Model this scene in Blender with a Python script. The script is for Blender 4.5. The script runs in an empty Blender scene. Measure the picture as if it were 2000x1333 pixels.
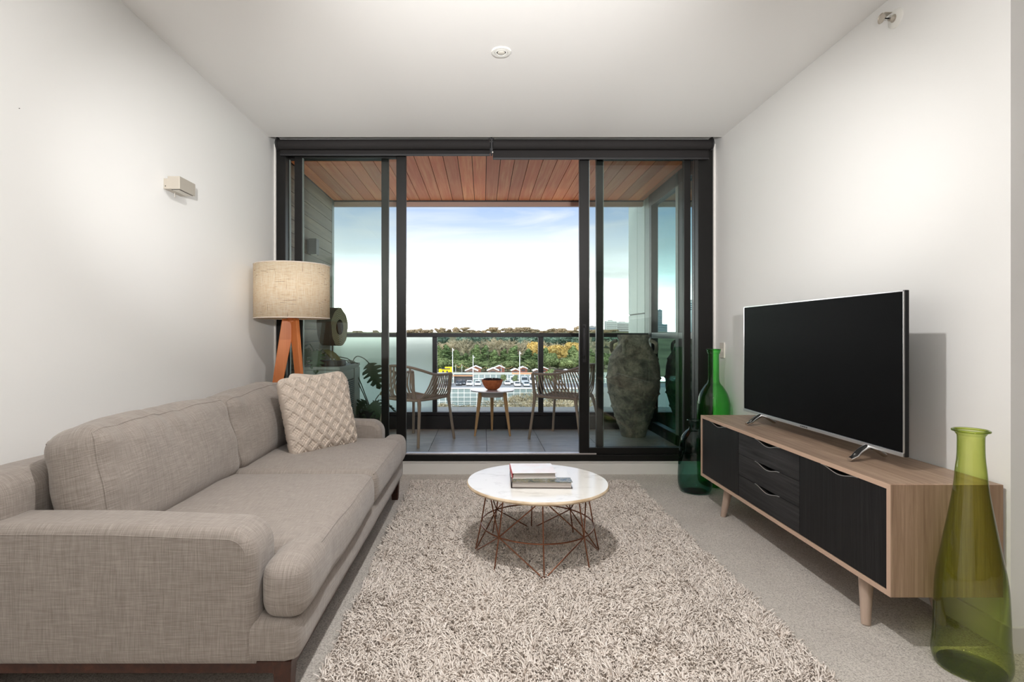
import bpy, math, random
import numpy as np
from mathutils import Vector, Matrix, noise as mnoise

scene = bpy.context.scene
C = scene.collection
R = math.radians
random.seed(7)
rng = np.random.default_rng(7)

# ------------------------------------------------------------------ camera
F, CX, CY, CAMZ = 1040.0, 943.0, 654.0, 1.10
cam_d = bpy.data.cameras.new('camera')
cam_d.sensor_width = 36.0
cam_d.lens = F / 2000.0 * 36.0
cam_d.shift_x = (1000.0 - CX) / 2000.0
cam_d.shift_y = -(666.5 - CY) / 2000.0
cam_d.clip_start, cam_d.clip_end = 0.05, 6000.0
cam = bpy.data.objects.new('camera', cam_d)
cam.location = (0, 0, CAMZ)
cam.rotation_euler = (R(90), 0, 0)
C.objects.link(cam)
scene.camera = cam

def at(px, py, d):
    """world point seen at a pixel of the photograph, at depth d"""
    return Vector(((px - CX) * d / F, d, CAMZ - (py - CY) * d / F))
def ax(px, d): return (px - CX) * d / F
def az(py, d): return CAMZ - (py - CY) * d / F

# ------------------------------------------------------------------ view, sky
vs = scene.view_settings
vs.view_transform, vs.look, vs.gamma, vs.use_curve_mapping = 'Standard', 'None', 1.0, False
vs.exposure = 0.17
cy = scene.cycles
cy.use_denoising = True
cy.max_bounces, cy.diffuse_bounces, cy.glossy_bounces = 10, 5, 4
cy.transmission_bounces, cy.transparent_max_bounces = 8, 24
cy.sample_clamp_indirect = 6.0
cy.caustics_reflective = cy.caustics_refractive = False

world = bpy.data.worlds.new('sky'); scene.world = world
world.use_nodes = True
wt = world.node_tree; wt.nodes.clear()
w_out = wt.nodes.new('ShaderNodeOutputWorld'); w_bg = wt.nodes.new('ShaderNodeBackground')
w_tc = wt.nodes.new('ShaderNodeTexCoord'); w_sep = wt.nodes.new('ShaderNodeSeparateXYZ')
w_ramp = wt.nodes.new('ShaderNodeValToRGB')
wt.links.new(w_tc.outputs['Generated'], w_sep.inputs[0])
wt.links.new(w_sep.outputs['Z'], w_ramp.inputs[0])
SKY = [(0.0, (10.0, 9.8, 9.5)), (0.06, (5.6, 5.5, 5.4)), (0.11, (1.9, 1.95, 2.02)), (0.155, (1.0, 1.1, 1.25)), (0.20, (0.58, 0.72, 0.98)),
       (0.235, (0.43, 0.59, 0.90)), (0.45, (0.52, 0.70, 1.02)), (1.0, (0.52, 0.70, 1.02))]
el = w_ramp.color_ramp.elements
while len(el) < len(SKY): el.new(0.5)
for e, (p, c) in zip(el, SKY): e.position = p; e.color = (*c, 1)
w_map = wt.nodes.new('ShaderNodeMapping'); w_map.inputs['Scale'].default_value = (1.6, 1.6, 9.0)
w_map.inputs['Rotation'].default_value = (0, R(6), 0)
w_noise = wt.nodes.new('ShaderNodeTexNoise')
w_noise.inputs['Scale'].default_value = 2.6; w_noise.inputs['Detail'].default_value = 7; w_noise.inputs['Distortion'].default_value = 0.5
w_cr = wt.nodes.new('ShaderNodeValToRGB')
w_cr.color_ramp.elements[0].position = 0.46; w_cr.color_ramp.elements[1].position = 0.72
w_cr.color_ramp.elements[1].color = (0.7, 0.7, 0.7, 1)
w_mix = wt.nodes.new('ShaderNodeMix'); w_mix.data_type = 'RGBA'
w_mix.inputs['B'].default_value = (0.98, 1.0, 1.04, 1)
wt.links.new(w_tc.outputs['Generated'], w_map.inputs[0]); wt.links.new(w_map.outputs[0], w_noise.inputs['Vector'])
wt.links.new(w_noise.outputs[0], w_cr.inputs[0]); wt.links.new(w_cr.outputs[0], w_mix.inputs['Factor'])
wt.links.new(w_ramp.outputs[0], w_mix.inputs['A']); wt.links.new(w_mix.outputs['Result'], w_bg.inputs[0])
wt.links.new(w_bg.outputs[0], w_out.inputs[0])
w_bg.inputs[1].default_value = 1.0

sun_d = bpy.data.lights.new('sun', 'SUN'); sun_d.energy = 3.0; sun_d.angle = R(25); sun_d.color = (1, .97, .92)   # hazy sun behind the building
sun = bpy.data.objects.new('sun', sun_d); C.objects.link(sun); sun.rotation_euler = (R(48), 0, R(-22))
FILL_DOWNLIGHT_W = 1.0    # lit copies of the ceiling fitting, added out of view as fill
FILL_SPOT_W = (395.0, 690.0, 365.0)    # unseen fill spots added behind the camera: sofa wall, ceiling, console wall
FILL_UPLIGHT_W = (34.0,)     # unseen fill uplighter added behind the camera
FILL_COL = (1.0, 0.985, 0.965)

# ------------------------------------------------------------------ materials
def lin(r, g, b):
    f = lambda c: c / 12.92 if c <= 0.04045 else ((c + 0.055) / 1.055) ** 2.4
    return (f(r / 255), f(g / 255), f(b / 255))

class Mat:
    def __init__(s, name, col=(.5, .5, .5), rough=.5, metal=0.0, spec=.5):
        s.m = bpy.data.materials.new(name); s.m.use_nodes = True
        s.t = s.m.node_tree; s.b = s.t.nodes['Principled BSDF']
        s.b.inputs['Base Color'].default_value = (*col, 1)
        s.b.inputs['Roughness'].default_value = rough
        s.b.inputs['Metallic'].default_value = metal
        s.b.inputs['Specular IOR Level'].default_value = spec
    def n(s, kind, **kw):
        nd = s.t.nodes.new(kind)
        for k, v in kw.items():
            if k in nd.inputs: nd.inputs[k].default_value = v
            else: setattr(nd, k, v)
        return nd
    def l(s, a, b): s.t.links.new(a, b)
    def coord(s, scale=(1, 1, 1), rot=(0, 0, 0), which='Object', rnd=False):
        tc = s.n('ShaderNodeTexCoord'); mp = s.n('ShaderNodeMapping', Scale=scale, Rotation=rot)
        s.l(tc.outputs[which], mp.inputs['Vector'])
        if rnd:
            oi = s.n('ShaderNodeObjectInfo'); mu = s.n('ShaderNodeMath', operation='MULTIPLY')
            mu.inputs[1].default_value = 37.0; s.l(oi.outputs['Random'], mu.inputs[0])
            cb = s.n('ShaderNodeCombineXYZ')
            for k in range(3): s.l(mu.outputs[0], cb.inputs[k])
            s.l(cb.outputs[0], mp.inputs['Location'])
        return mp.outputs[0]
    def noise(s, vec, scale, detail=4, rough=.5, dist=0.0):
        nd = s.n('ShaderNodeTexNoise', Scale=scale, Detail=detail, Roughness=rough, Distortion=dist)
        s.l(vec, nd.inputs['Vector']); return nd.outputs[0]
    def ramp(s, fac, stops):
        r = s.n('ShaderNodeValToRGB'); e = r.color_ramp.elements
        while len(e) < len(stops): e.new(.5)
        for q, (p, c) in zip(e, stops):
            q.position = p; q.color = (*c, 1) if len(c) == 3 else c
        s.l(fac, r.inputs[0]); return r.outputs[0]
    def mix(s, fac, a, b, blend='MIX'):
        m = s.n('ShaderNodeMix', data_type='RGBA', blend_type=blend)
        for v, k in ((fac, 'Factor'), (a, 'A'), (b, 'B')):
            sock = [i for i in m.inputs if i.name == k and (i.type == ('VALUE' if k == 'Factor' else 'RGBA'))][0]
            if hasattr(v, 'is_output'): s.l(v, sock)
            elif k == 'Factor': sock.default_value = v
            else: sock.default_value = (*v, 1)
        return [o for o in m.outputs if o.type == 'RGBA'][0]
    def math(s, op, a, b=None):
        m = s.n('ShaderNodeMath', operation=op)
        for i, v in enumerate((a, b)):
            if v is None: continue
            if hasattr(v, 'is_output'): s.l(v, m.inputs[i])
            else: m.inputs[i].default_value = v
        return m.outputs[0]
    def color(s, sock): s.l(sock, s.b.inputs['Base Color']); return s
    def bump(s, h, strength=.3, dist=.01):
        b = s.n('ShaderNodeBump', Strength=strength, Distance=dist)
        s.l(h, b.inputs['Height']); s.l(b.outputs[0], s.b.inputs['Normal']); return s
    def random(s):
        return s.n('ShaderNodeObjectInfo').outputs['Random']

MAT = {}
def simple(name, col, rough=.5, metal=0.0, spec=.5):
    MAT[name] = Mat(name, col, rough, metal, spec).m

def wood(name, dark, light, axis, fine=26.0, rough=.45, bump=.15, rnd=False, tones=None, spec=.4):
    m = Mat(name, light, rough, 0, spec)
    sc = [fine, fine, fine]; sc[axis] = fine * 0.035
    v = m.coord(tuple(sc), rnd=rnd)
    n1 = m.noise(v, 1.0, 8, .68, .5)
    col = m.ramp(n1, [(.30, dark), (.52, tuple((a + b) / 2 for a, b in zip(dark, light))), (.70, light)])
    sc2 = [6.0, 6.0, 6.0]; sc2[axis] = 0.7
    n2 = m.noise(m.coord(tuple(sc2), rnd=rnd), 1.0, 2, .5, .3)
    col = m.mix(m.ramp(n2, [(.35, (0, 0, 0)), (.7, (.7, .7, .7))]), col, dark)
    if tones:
        r = m.ramp(m.random(), tones)
        col = m.mix(1.0, col, r, 'MULTIPLY')
    m.color(col)
    m.bump(n1, bump, .002)
    MAT[name] = m.m

# plaster, carpet
m = Mat('white_paint', (.885, .88, .865), .75, 0, .25)
m.bump(m.noise(m.coord(), 160, 3), .04, .002); MAT['white_paint'] = m.m
simple('dark_rear_wall', lin(112, 103, 95), .5)  # unseen rear walls, darkened to cut light bounced from behind
m = Mat('ceiling_paint', (.885, .875, .86), .85, 0, .2); MAT['ceiling_paint'] = m.m
simple('skirting_paint', (.74, .72, .69), .45)
m = Mat('carpet', (.3, .28, .26), .95, 0, .1)
v = m.coord()
n1 = m.noise(v, 210, 3, .6); n2 = m.noise(v, 5, 3)
col = m.ramp(n1, [(.30, lin(150, 143, 137)), (.50, lin(208, 201, 193)), (.72, lin(230, 224, 216))])
col = m.mix(m.ramp(n2, [(.35, (0, 0, 0)), (.7, (.35, .35, .35))]), col, lin(180, 172, 165))
m.color(col).bump(n1, .9, .006); MAT['carpet'] = m.m

# aluminium and glass
simple('black_aluminium', lin(19, 18, 17), .42, 0, .3)
simple('black_powder', lin(34, 33, 35), .5)
simple('charcoal_rail', lin(44, 42, 45), .45, .2)
simple('track_aluminium', (.62, .58, .57), .35, .9)
simple('grey_aluminium', lin(120, 128, 124), .45, .3)

def thin_glass(name, tint, gloss=(1, 1, 1), ior=1.45, rough=0.0, extra=0.0, edge=None):
    m = bpy.data.materials.new(name); m.use_nodes = True
    t = m.node_tree; t.nodes.clear()
    out = t.nodes.new('ShaderNodeOutputMaterial'); mix = t.nodes.new('ShaderNodeMixShader')
    tr = t.nodes.new('ShaderNodeBsdfTransparent'); gl = t.nodes.new('ShaderNodeBsdfGlossy')
    # Schlick reflectance, the same from either side of a thin sheet
    f0 = ((ior - 1) / (ior + 1)) ** 2
    fw = t.nodes.new('ShaderNodeLayerWeight'); fw.inputs[0].default_value = .5
    pw = t.nodes.new('ShaderNodeMath'); pw.operation = 'POWER'; pw.inputs[1].default_value = 5.0
    ma = t.nodes.new('ShaderNodeMath'); ma.operation = 'MULTIPLY_ADD'; ma.inputs[1].default_value = 1 - f0; ma.inputs[2].default_value = f0
    t.links.new(fw.outputs['Facing'], pw.inputs[0]); t.links.new(pw.outputs[0], ma.inputs[0])
    tr.inputs[0].default_value = (*tint, 1); gl.inputs[0].default_value = (*gloss, 1)
    gl.inputs['Roughness'].default_value = rough
    fac = ma.outputs[0]
    if extra:
        ad = t.nodes.new('ShaderNodeMath'); ad.operation = 'ADD'; ad.use_clamp = True
        ad.inputs[1].default_value = extra; t.links.new(fac, ad.inputs[0]); fac = ad.outputs[0]
    if edge:      # a slanting ray crosses more glass, so it is tinted more
        lw = t.nodes.new('ShaderNodeLayerWeight'); lw.inputs[0].default_value = 0.42
        mx = t.nodes.new('ShaderNodeMix'); mx.data_type = 'RGBA'
        ca = [i for i in mx.inputs if i.type == 'RGBA']; ca[0].default_value = (*tint, 1); ca[1].default_value = (*edge, 1)
        t.links.new(lw.outputs['Facing'], mx.inputs['Factor'])
        t.links.new([o for o in mx.outputs if o.type == 'RGBA'][0], tr.inputs[0])
    t.links.new(fac, mix.inputs[0]); t.links.new(tr.outputs[0], mix.inputs[1]); t.links.new(gl.outputs[0], mix.inputs[2])
    t.links.new(mix.outputs[0], out.inputs[0])
    MAT[name] = m
thin_glass('door_glass', (.882, .920, .900))   # two faces per pane
thin_glass('rail_glass', (.975, .985, .98))
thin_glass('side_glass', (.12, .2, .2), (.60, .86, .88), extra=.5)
thin_glass('lime_glass', (.88, .93, .48), edge=(.20, .29, .02), ior=1.6)
thin_glass('emerald_glass', (.42, .95, .42), edge=(.03, .42, .07), ior=1.45)
thin_glass('teal_glass', (.34, .60, .54), edge=(.05, .20, .18), ior=1.45)
thin_glass('lamp_glass', (.95, .95, .93))

m = bpy.data.materials.new('frosted_glass'); m.use_nodes = True
t = m.node_tree; t.nodes.clear()
o_ = t.nodes.new('ShaderNodeOutputMaterial'); mx_ = t.nodes.new('ShaderNodeMixShader')
d_ = t.nodes.new('ShaderNodeBsdfDiffuse'); tl_ = t.nodes.new('ShaderNodeBsdfTranslucent')
d_.inputs[0].default_value = (.72, .80, .78, 1); tl_.inputs[0].default_value = (.80, .88, .86, 1)
mx_.inputs[0].default_value = .72
t.links.new(d_.outputs[0], mx_.inputs[1]); t.links.new(tl_.outputs[0], mx_.inputs[2]); t.links.new(mx_.outputs[0], o_.inputs[0])
rf_ = t.nodes.new('ShaderNodeBsdfRefraction'); rf_.inputs['Color'].default_value = (.90, .96, .945, 1); rf_.inputs['IOR'].default_value = 1.04; rf_.inputs['Roughness'].default_value = .75
mz_ = t.nodes.new('ShaderNodeMixShader'); mz_.inputs[0].default_value = .66
t.links.new(mx_.outputs[0], mz_.inputs[1]); t.links.new(rf_.outputs[0], mz_.inputs[2]); t.links.new(mz_.outputs[0], o_.inputs[0])
MAT['frosted_glass'] = m

# timber
wood('red_timber', lin(226, 124, 76), lin(255, 196, 138), 1, 30, .5, .15, True,
     [(0, (.66, .60, .62)), (.25, (1.05, .97, .92)), (.5, (.76, .70, .72)), (.75, (1.2, 1.0, .82)), (1, (.92, .88, .9))])
wood('weathered_timber', lin(104, 98, 84), lin(172, 162, 140), 1, 22, .65, .2, True,
     [(0, (.7, .7, .7)), (.5, (1, 1, 1)), (1, (.85, .87, .83))])
wood('oak_veneer_long', lin(134, 110, 92), lin(208, 182, 158), 1, 62, .42)
wood('oak_veneer_upright', lin(140, 112, 92), lin(212, 182, 156), 2, 62, .42)
simple('oak_edge', lin(200, 170, 148), .5)
wood('black_oak_upright', lin(9, 9, 10), lin(38, 37, 38), 2, 70, .5, .5, spec=.25)
wood('black_oak_sawn', lin(12, 12, 13), lin(70, 68, 69), 1, 70, .55, 1.0, spec=.3)
wood('pale_leg_wood', lin(172, 150, 135), lin(202, 180, 163), 2, 30, .5)
wood('orange_leg_wood', lin(188, 106, 54), lin(216, 136, 80), 2, 30, .45)
wood('walnut_frame', lin(48, 26, 18), lin(92, 52, 36), 1, 30, .4)
wood('beech_leg', lin(190, 148, 98), lin(224, 186, 138), 2, 30, .5)

# fabrics
def linen(name, dark, light):
    m = Mat(name, light, .9, 0, .15)
    m.b.inputs['Sheen Weight'].default_value = .25; m.b.inputs['Sheen Roughness'].default_value = .5
    a = m.noise(m.coord((640, 18, 18)), 1.0, 3); b = m.noise(m.coord((18, 640, 18)), 1.0, 3); c = m.noise(m.coord((18, 18, 640)), 1.0, 3)
    nn = m.n('ShaderNodeSeparateXYZ'); m.l(m.n('ShaderNodeTexCoord').outputs['Normal'], nn.inputs[0])   # threads run within the cloth's own plane
    ws = [m.math('SUBTRACT', 1.0, m.math('ABSOLUTE', nn.outputs[k])) for k in range(3)]
    num = m.math('ADD', m.math('ADD', m.math('MULTIPLY', ws[0], a), m.math('MULTIPLY', ws[1], b)), m.math('MULTIPLY', ws[2], c))
    w = m.math('DIVIDE', num, m.math('ADD', m.math('ADD', ws[0], ws[1]), ws[2]))
    bl = m.noise(m.coord((9, 9, 9)), 1.0, 4)
    f = m.math('ADD', m.math('MULTIPLY', w, .97), m.math('MULTIPLY', bl, .03))
    m.color(m.ramp(f, [(.32, dark), (.50, tuple((p + q) / 2 for p, q in zip(dark, light))), (.64, light)]))
    m.bump(w, .45, .003); MAT[name] = m.m
linen('grey_linen', lin(128, 119, 112), lin(172, 162, 154))
m = Mat('cream_cotton', lin(212, 198, 185), .9, 0, .15)
m.b.inputs['Sheen Weight'].default_value = .2
MAT['cream_cotton'] = m.m
m = Mat('burlap', lin(226, 204, 172), .9, 0, .1)
h1 = m.noise(m.coord((26, 26, 300), which='Object'), 1.0, 3); v1 = m.noise(m.coord((300, 300, 14)), 1.0, 3)
wv = m.math('MULTIPLY', m.math('ADD', h1, v1), .5)
base = m.ramp(wv, [(.36, lin(232, 212, 182)), (.5, lin(248, 234, 210)), (.64, lin(254, 247, 232))])
sl = m.noise(m.coord((14, 14, 170)), 1.0, 2); s2 = m.noise(m.coord((130, 130, 9)), 1.0, 2)
slub = m.math('MAXIMUM', m.ramp(sl, [(.66, (0, 0, 0)), (.74, (1, 1, 1))]), m.ramp(s2, [(.68, (0, 0, 0)), (.76, (1, 1, 1))]))
m.color(m.mix(m.math('MULTIPLY', slub, .75), base, lin(150, 104, 66))); m.bump(wv, .4, .003)
trl = m.n('ShaderNodeBsdfTranslucent'); mxs = m.n('ShaderNodeMixShader'); mxs.inputs[0].default_value = .5
m.l(m.b.inputs['Base Color'].links[0].from_socket, trl.inputs[0]); m.l(m.b.outputs[0], mxs.inputs[1]); m.l(trl.outputs[0], mxs.inputs[2])
m.l(mxs.outputs[0], m.t.nodes['Material Output'].inputs[0])
MAT['burlap'] = m.m
m = Mat('shag_yarn', lin(214, 198, 184), .95, 0, .05)
va = m.n('ShaderNodeAttribute', attribute_name='tone')
m.color(m.ramp(va.outputs['Fac'], [(0, lin(190, 179, 170)), (.5, lin(227, 217, 208)), (1, lin(246, 238, 231))]))
MAT['shag_yarn'] = m.m
simple('rug_backing', lin(190, 176, 164), 1.0, 0, .05)

# table, books, metal
m = Mat('white_marble', lin(238, 236, 230), .12, 0, .5)
m.color(m.ramp(m.noise(m.coord((3, 6, 3)), 2.0, 6, .6, 1.2), [(.30, lin(222, 219, 213)), (.45, lin(243, 241, 236))])); MAT['white_marble'] = m.m
m = Mat('marble_edge', lin(206, 180, 146), .35)
m.color(m.ramp(m.noise(m.coord(), 12, 5), [(.3, lin(186, 158, 124)), (.6, lin(222, 202, 174))])); MAT['marble_edge'] = m.m
simple('copper_wire', lin(146, 98, 74), .3, .9)
simple('polished_wire', (.72, .68, .64), .2, 1.0)
simple('chrome', (.78, .78, .78), .12, 1.0)
simple('silver_strip', (.74, .74, .74), .28, .9)
simple('screen_black', (.0035, .0035, .0038), .5, 0, .05)
simple('tv_plastic', (.012, .012, .013), .45, 0, .3)
m = Mat('book_pages', lin(214, 203, 192), .8)
m.color(m.ramp(m.noise(m.coord((2, 2, 500)), 1.0, 1), [(.35, lin(158, 150, 144)), (.6, lin(204, 196, 190))])); MAT['book_pages'] = m.m
m = Mat('book_cover_white', lin(236, 230, 226), .18)
m.color(m.ramp(m.noise(m.coord(), 16, 3), [(.40, lin(240, 238, 236)), (.66, lin(240, 228, 224))])); MAT['book_cover_white'] = m.m
m = Mat('book_cover_photo', lin(120, 120, 110), .2)
pc = m.ramp(m.noise(m.coord((1, 1, 1)), 30, 4, .7), [(.30, lin(36, 42, 40)), (.46, lin(84, 94, 86)), (.54, lin(128, 120, 92)), (.60, lin(104, 108, 106)), (.75, lin(196, 194, 190))])
tcx = m.n('ShaderNodeSeparateXYZ'); m.l(m.coord(), tcx.inputs[0])
fx = m.ramp(m.math('ADD', tcx.outputs['Y'], .5), [(.455, (0, 0, 0)), (.462, (1, 1, 1))])
m.color(m.mix(fx, pc, lin(240, 238, 234))); MAT['book_cover_photo'] = m.m
simple('book_board_dark', lin(66, 54, 48), .5)
simple('book_red', lin(196, 70, 76), .5)
simple('light_switch_plastic', lin(232, 226, 216), .4)
simple('white_enamel', lin(242, 241, 236), .35)
simple('lamp_nickel', lin(196, 188, 176), .4, .35)
simple('dark_gap', (.02, .018, .017), .7)
simple('lens_white', lin(222, 218, 208), .5)
simple('blind_fabric', lin(42, 40, 40), .8, 0, .15)

# balcony things
m = Mat('porcelain_tile', lin(104, 108, 104), .32, 0, .45)
tn = m.noise(m.coord((5, 14, 5), rnd=True), 1.0, 5, .6)
m.color(m.mix(1.0, m.ramp(tn, [(.3, lin(172, 176, 170)), (.7, lin(200, 203, 196))]), m.ramp(m.random(), [(0, (.9, .9, .9)), (1, (1.05, 1.05, 1.05))]), 'MULTIPLY'))
MAT['porcelain_tile'] = m.m
simple('tile_grout', lin(40, 40, 40), .9)
simple('chair_resin', lin(158, 143, 126), .5)
simple('table_white', lin(226, 224, 228), .22)
simple('table_apron', lin(176, 166, 158), .5)
m = Mat('terracotta', lin(196, 110, 62), .7)
m.color(m.ramp(m.noise(m.coord(), 30, 4), [(.3, lin(180, 98, 54)), (.7, lin(210, 126, 76))])); MAT['terracotta'] = m.m
simple('bowl_soil', lin(52, 42, 36), .95)
m = Mat('aged_clay', lin(120, 110, 96), .9)
a_ = m.noise(m.coord((1, 1, 1)), 7, 7, .65, .4); b_ = m.noise(m.coord(), 32, 5, .7)
cc = m.ramp(a_, [(.32, lin(96, 94, 88)), (.46, lin(150, 144, 132)), (.56, lin(192, 182, 164)), (.70, lin(222, 214, 198))])
m.color(m.mix(m.ramp(b_, [(.45, (0, 0, 0)), (.7, (.6, .6, .6))]), cc, lin(96, 98, 92))); m.bump(b_, .35, .01); MAT['aged_clay'] = m.m
simple('unit_metal', lin(150, 154, 150), .5, .1)
simple('unit_grille', lin(70, 72, 72), .6)
simple('unit_dark', lin(30, 31, 31), .7)
simple('unit_panel', lin(176, 180, 174), .5)
m = Mat('log_rings', lin(170, 160, 120), .8)
sx = m.n('ShaderNodeSeparateXYZ'); m.l(m.coord(), sx.inputs[0])
rad = m.math('SQRT', m.math('ADD', m.math('MULTIPLY', sx.outputs['Y'], sx.outputs['Y']), m.math('MULTIPLY', sx.outputs['Z'], sx.outputs['Z'])))
rad = m.math('ADD', rad, m.math('MULTIPLY', m.noise(m.coord(), 9, 2), .02))
rg = m.math('SINE', m.math('MULTIPLY', rad, 330.0))
m.color(m.ramp(rg, [(.1, lin(120, 112, 84)), (.7, lin(186, 178, 140))])); MAT['log_rings'] = m.m
simple('bark', lin(54, 50, 44), .95)
simple('monstera_leaf', lin(58, 84, 58), .35)
simple('dry_leaf', lin(128, 122, 82), .6)
simple('stem_green', lin(74, 86, 62), .6)
simple('pot_black', lin(44, 46, 46), .6)
simple('cladding', lin(176, 184, 178), .45, .2)
simple('soffit_edge', lin(176, 150, 138), .6)
simple('ledge_concrete', lin(206, 204, 190), .9)

# the view
m = Mat('far_grass', lin(120, 126, 90), 1, 0, 0)
m.color(m.ramp(m.noise(m.coord(), .06, 5), [(.35, lin(104, 104, 82)), (.65, lin(138, 136, 104))])); MAT['far_grass'] = m.m
simple('asphalt', lin(150, 152, 152), .95, 0, .1)
def leafmat(name, a, b, c):
    m = Mat(name, b, .9, 0, .05)
    n = m.noise(m.coord(), .9, 4, .7)
    col = m.ramp(n, [(.32, a), (.5, b), (.68, c)])
    m.color(m.mix(1.0, col, m.ramp(m.random(), [(0, (.8, .82, .8)), (1, (1.2, 1.15, 1.1))]), 'MULTIPLY')); MAT[name] = m.m
leafmat('conifer_green', lin(66, 84, 54), lin(96, 116, 76), lin(124, 142, 98))
leafmat('broadleaf_green', lin(80, 96, 62), lin(112, 128, 86), lin(142, 156, 112))
leafmat('autumn_yellow', lin(150, 128, 74), lin(186, 162, 96), lin(198, 180, 124))
leafmat('bare_twig', lin(140, 132, 108), lin(168, 160, 134), lin(190, 182, 156))
leafmat('skyline_foliage', lin(132, 118, 98), lin(164, 148, 122), lin(176, 168, 134))
leafmat('shrub_twig', lin(128, 122, 98), lin(156, 150, 124), lin(180, 174, 150))
leafmat('blue_green', lin(74, 100, 92), lin(104, 128, 112), lin(132, 150, 130))
simple('trunk_brown', lin(108, 98, 84), .95, 0, .05)
simple('chalet_red', lin(140, 86, 68), .9)
simple('chalet_brown', lin(132, 106, 92), .9)
simple('chalet_roof', lin(240, 238, 234), .8)
simple('container_yellow', lin(240, 206, 24), .7)
simple('far_dark', lin(70, 70, 72), .8)
simple('far_window', lin(128, 146, 144), .3)
simple('far_wall', lin(176, 182, 174), .9)
simple('mullion_white', lin(224, 226, 220), .8)
simple('canopy_orange', lin(206, 150, 110), .8)
simple('mast_white', lin(226, 228, 228), .6)
simple('car_white', lin(238, 240, 240), .3)
simple('car_dark', lin(62, 72, 82), .3)
simple('car_silver', lin(196, 204, 206), .3)
simple('car_glass', lin(52, 60, 64), .1)
simple('tyre', lin(40, 40, 40), .9)
simple('bulb_orange', lin(236, 190, 120), .6)
simple('tower_pale', lin(206, 208, 206), .8)
simple('tower_grey', lin(150, 150, 150), .8)
simple('tower_blue', lin(92, 110, 126), .7)
simple('tower_band', lin(120, 116, 114), .8)
m = Mat('fill_uplight_disc', (1, 1, 1), .5); MAT['fill_uplight_disc'] = m.m
m.b.inputs['Emission Color'].default_value = (*FILL_COL, 1); m.b.inputs['Emission Strength'].default_value = 3.0  # glowing disc in the added fill uplighter

# ------------------------------------------------------------------ mesh helpers
class MB:
    def __init__(s): s.v = []; s.f = []
    def add(s, vs, fs):
        k = len(s.v); s.v.extend([tuple(p) for p in vs]); s.f.extend([tuple(i + k for i in f) for f in fs]); return s
    def box(s, x0, x1, y0, y1, z0, z1):
        return s.add([(x0, y0, z0), (x1, y0, z0), (x1, y1, z0), (x0, y1, z0), (x0, y0, z1), (x1, y0, z1), (x1, y1, z1), (x0, y1, z1)],
                     [(0, 3, 2, 1), (4, 5, 6, 7), (0, 1, 5, 4), (1, 2, 6, 5), (2, 3, 7, 6), (3, 0, 4, 7)])
    def prism(s, poly, axis, a, b):
        """polygon in the two axes other than `axis`, pushed from a to b along it"""
        def P(p, t):
            q = [p[0], p[1]]; q.insert(axis, t); return tuple(q)
        n = len(poly)
        fs = [tuple(range(n - 1, -1, -1)), tuple(range(n, 2 * n))]
        fs += [(i, (i + 1) % n, n + (i + 1) % n, n + i) for i in range(n)]
        return s.add([P(p, a) for p in poly] + [P(p, b) for p in poly], fs)
    def tube(s, pts, r, n=8, closed=False, flat=1.0, up=None):
        pts = [Vector(p) for p in pts]; m_ = len(pts)
        rr = r if isinstance(r, (list, tuple)) else [r] * m_
        vs, fs = [], []
        prev = None
        for i, p in enumerate(pts):
            a = pts[(i - 1) % m_] if (closed or i > 0) else p
            b = pts[(i + 1) % m_] if (closed or i < m_ - 1) else p
            t_ = (b - a).normalized()
            ref = Vector(up) if up else (prev if prev is not None else (Vector((0, 0, 1)) if abs(t_.z) < .9 else Vector((1, 0, 0))))
            u = (ref - t_ * ref.dot(t_))
            if u.length < 1e-5: u = t_.orthogonal()
            u.normalize(); w = t_.cross(u); prev = u
            for k in range(n):
                an = 2 * math.pi * k / n
                vs.append(p + u * (math.cos(an) * rr[i] * flat) + w * (math.sin(an) * rr[i]))
        for i in range(m_ if closed else m_ - 1):
            j = (i + 1) % m_
            for k in range(n):
                fs.append((i * n + k, i * n + (k + 1) % n, j * n + (k + 1) % n, j * n + k))
        if not closed:
            fs.append(tuple(range(n - 1, -1, -1))); fs.append(tuple((m_ - 1) * n + k for k in range(n)))
        return s.add(vs, fs)
    def lathe(s, prof, n=32, c=(0, 0, 0), cap0=True, cap1=True, squash=1.0):
        vs, fs = [], []
        for (r, z) in prof:
            for k in range(n):
                an = 2 * math.pi * k / n
                vs.append((c[0] + math.cos(an) * r, c[1] + math.sin(an) * r * squash, c[2] + z))
        for i in range(len(prof) - 1):
            for k in range(n):
                fs.append((i * n + k, i * n + (k + 1) % n, (i + 1) * n + (k + 1) % n, (i + 1) * n + k))
        if cap0: fs.append(tuple(range(n - 1, -1, -1)))
        if cap1: fs.append(tuple((len(prof) - 1) * n + k for k in range(n)))
        return s.add(vs, fs)
    def mesh(s, name, mat, smooth=False, sharp=40):
        me = bpy.data.meshes.new(name); me.from_pydata(s.v, [], s.f)
        me.materials.append(MAT[mat])
        if smooth:
            me.polygons.foreach_set('use_smooth', [True] * len(me.polygons))
            me.update()
            me.set_sharp_from_angle(angle=R(sharp))
        me.update(); return me
    def build(s, name, mat, parent=None, smooth=False, bevel=0.0, seg=2, loc=None, rot=None, sharp=40):
        o = bpy.data.objects.new(name, s.mesh(name, mat, smooth, sharp)); C.objects.link(o)
        if parent: o.parent = parent
        if loc: o.location = loc
        if rot: o.rotation_euler = rot
        if bevel:
            b = o.modifiers.new('bevel', 'BEVEL'); b.width = bevel; b.segments = seg; b.limit_method = 'ANGLE'; b.angle_limit = R(35)
        return o

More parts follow.
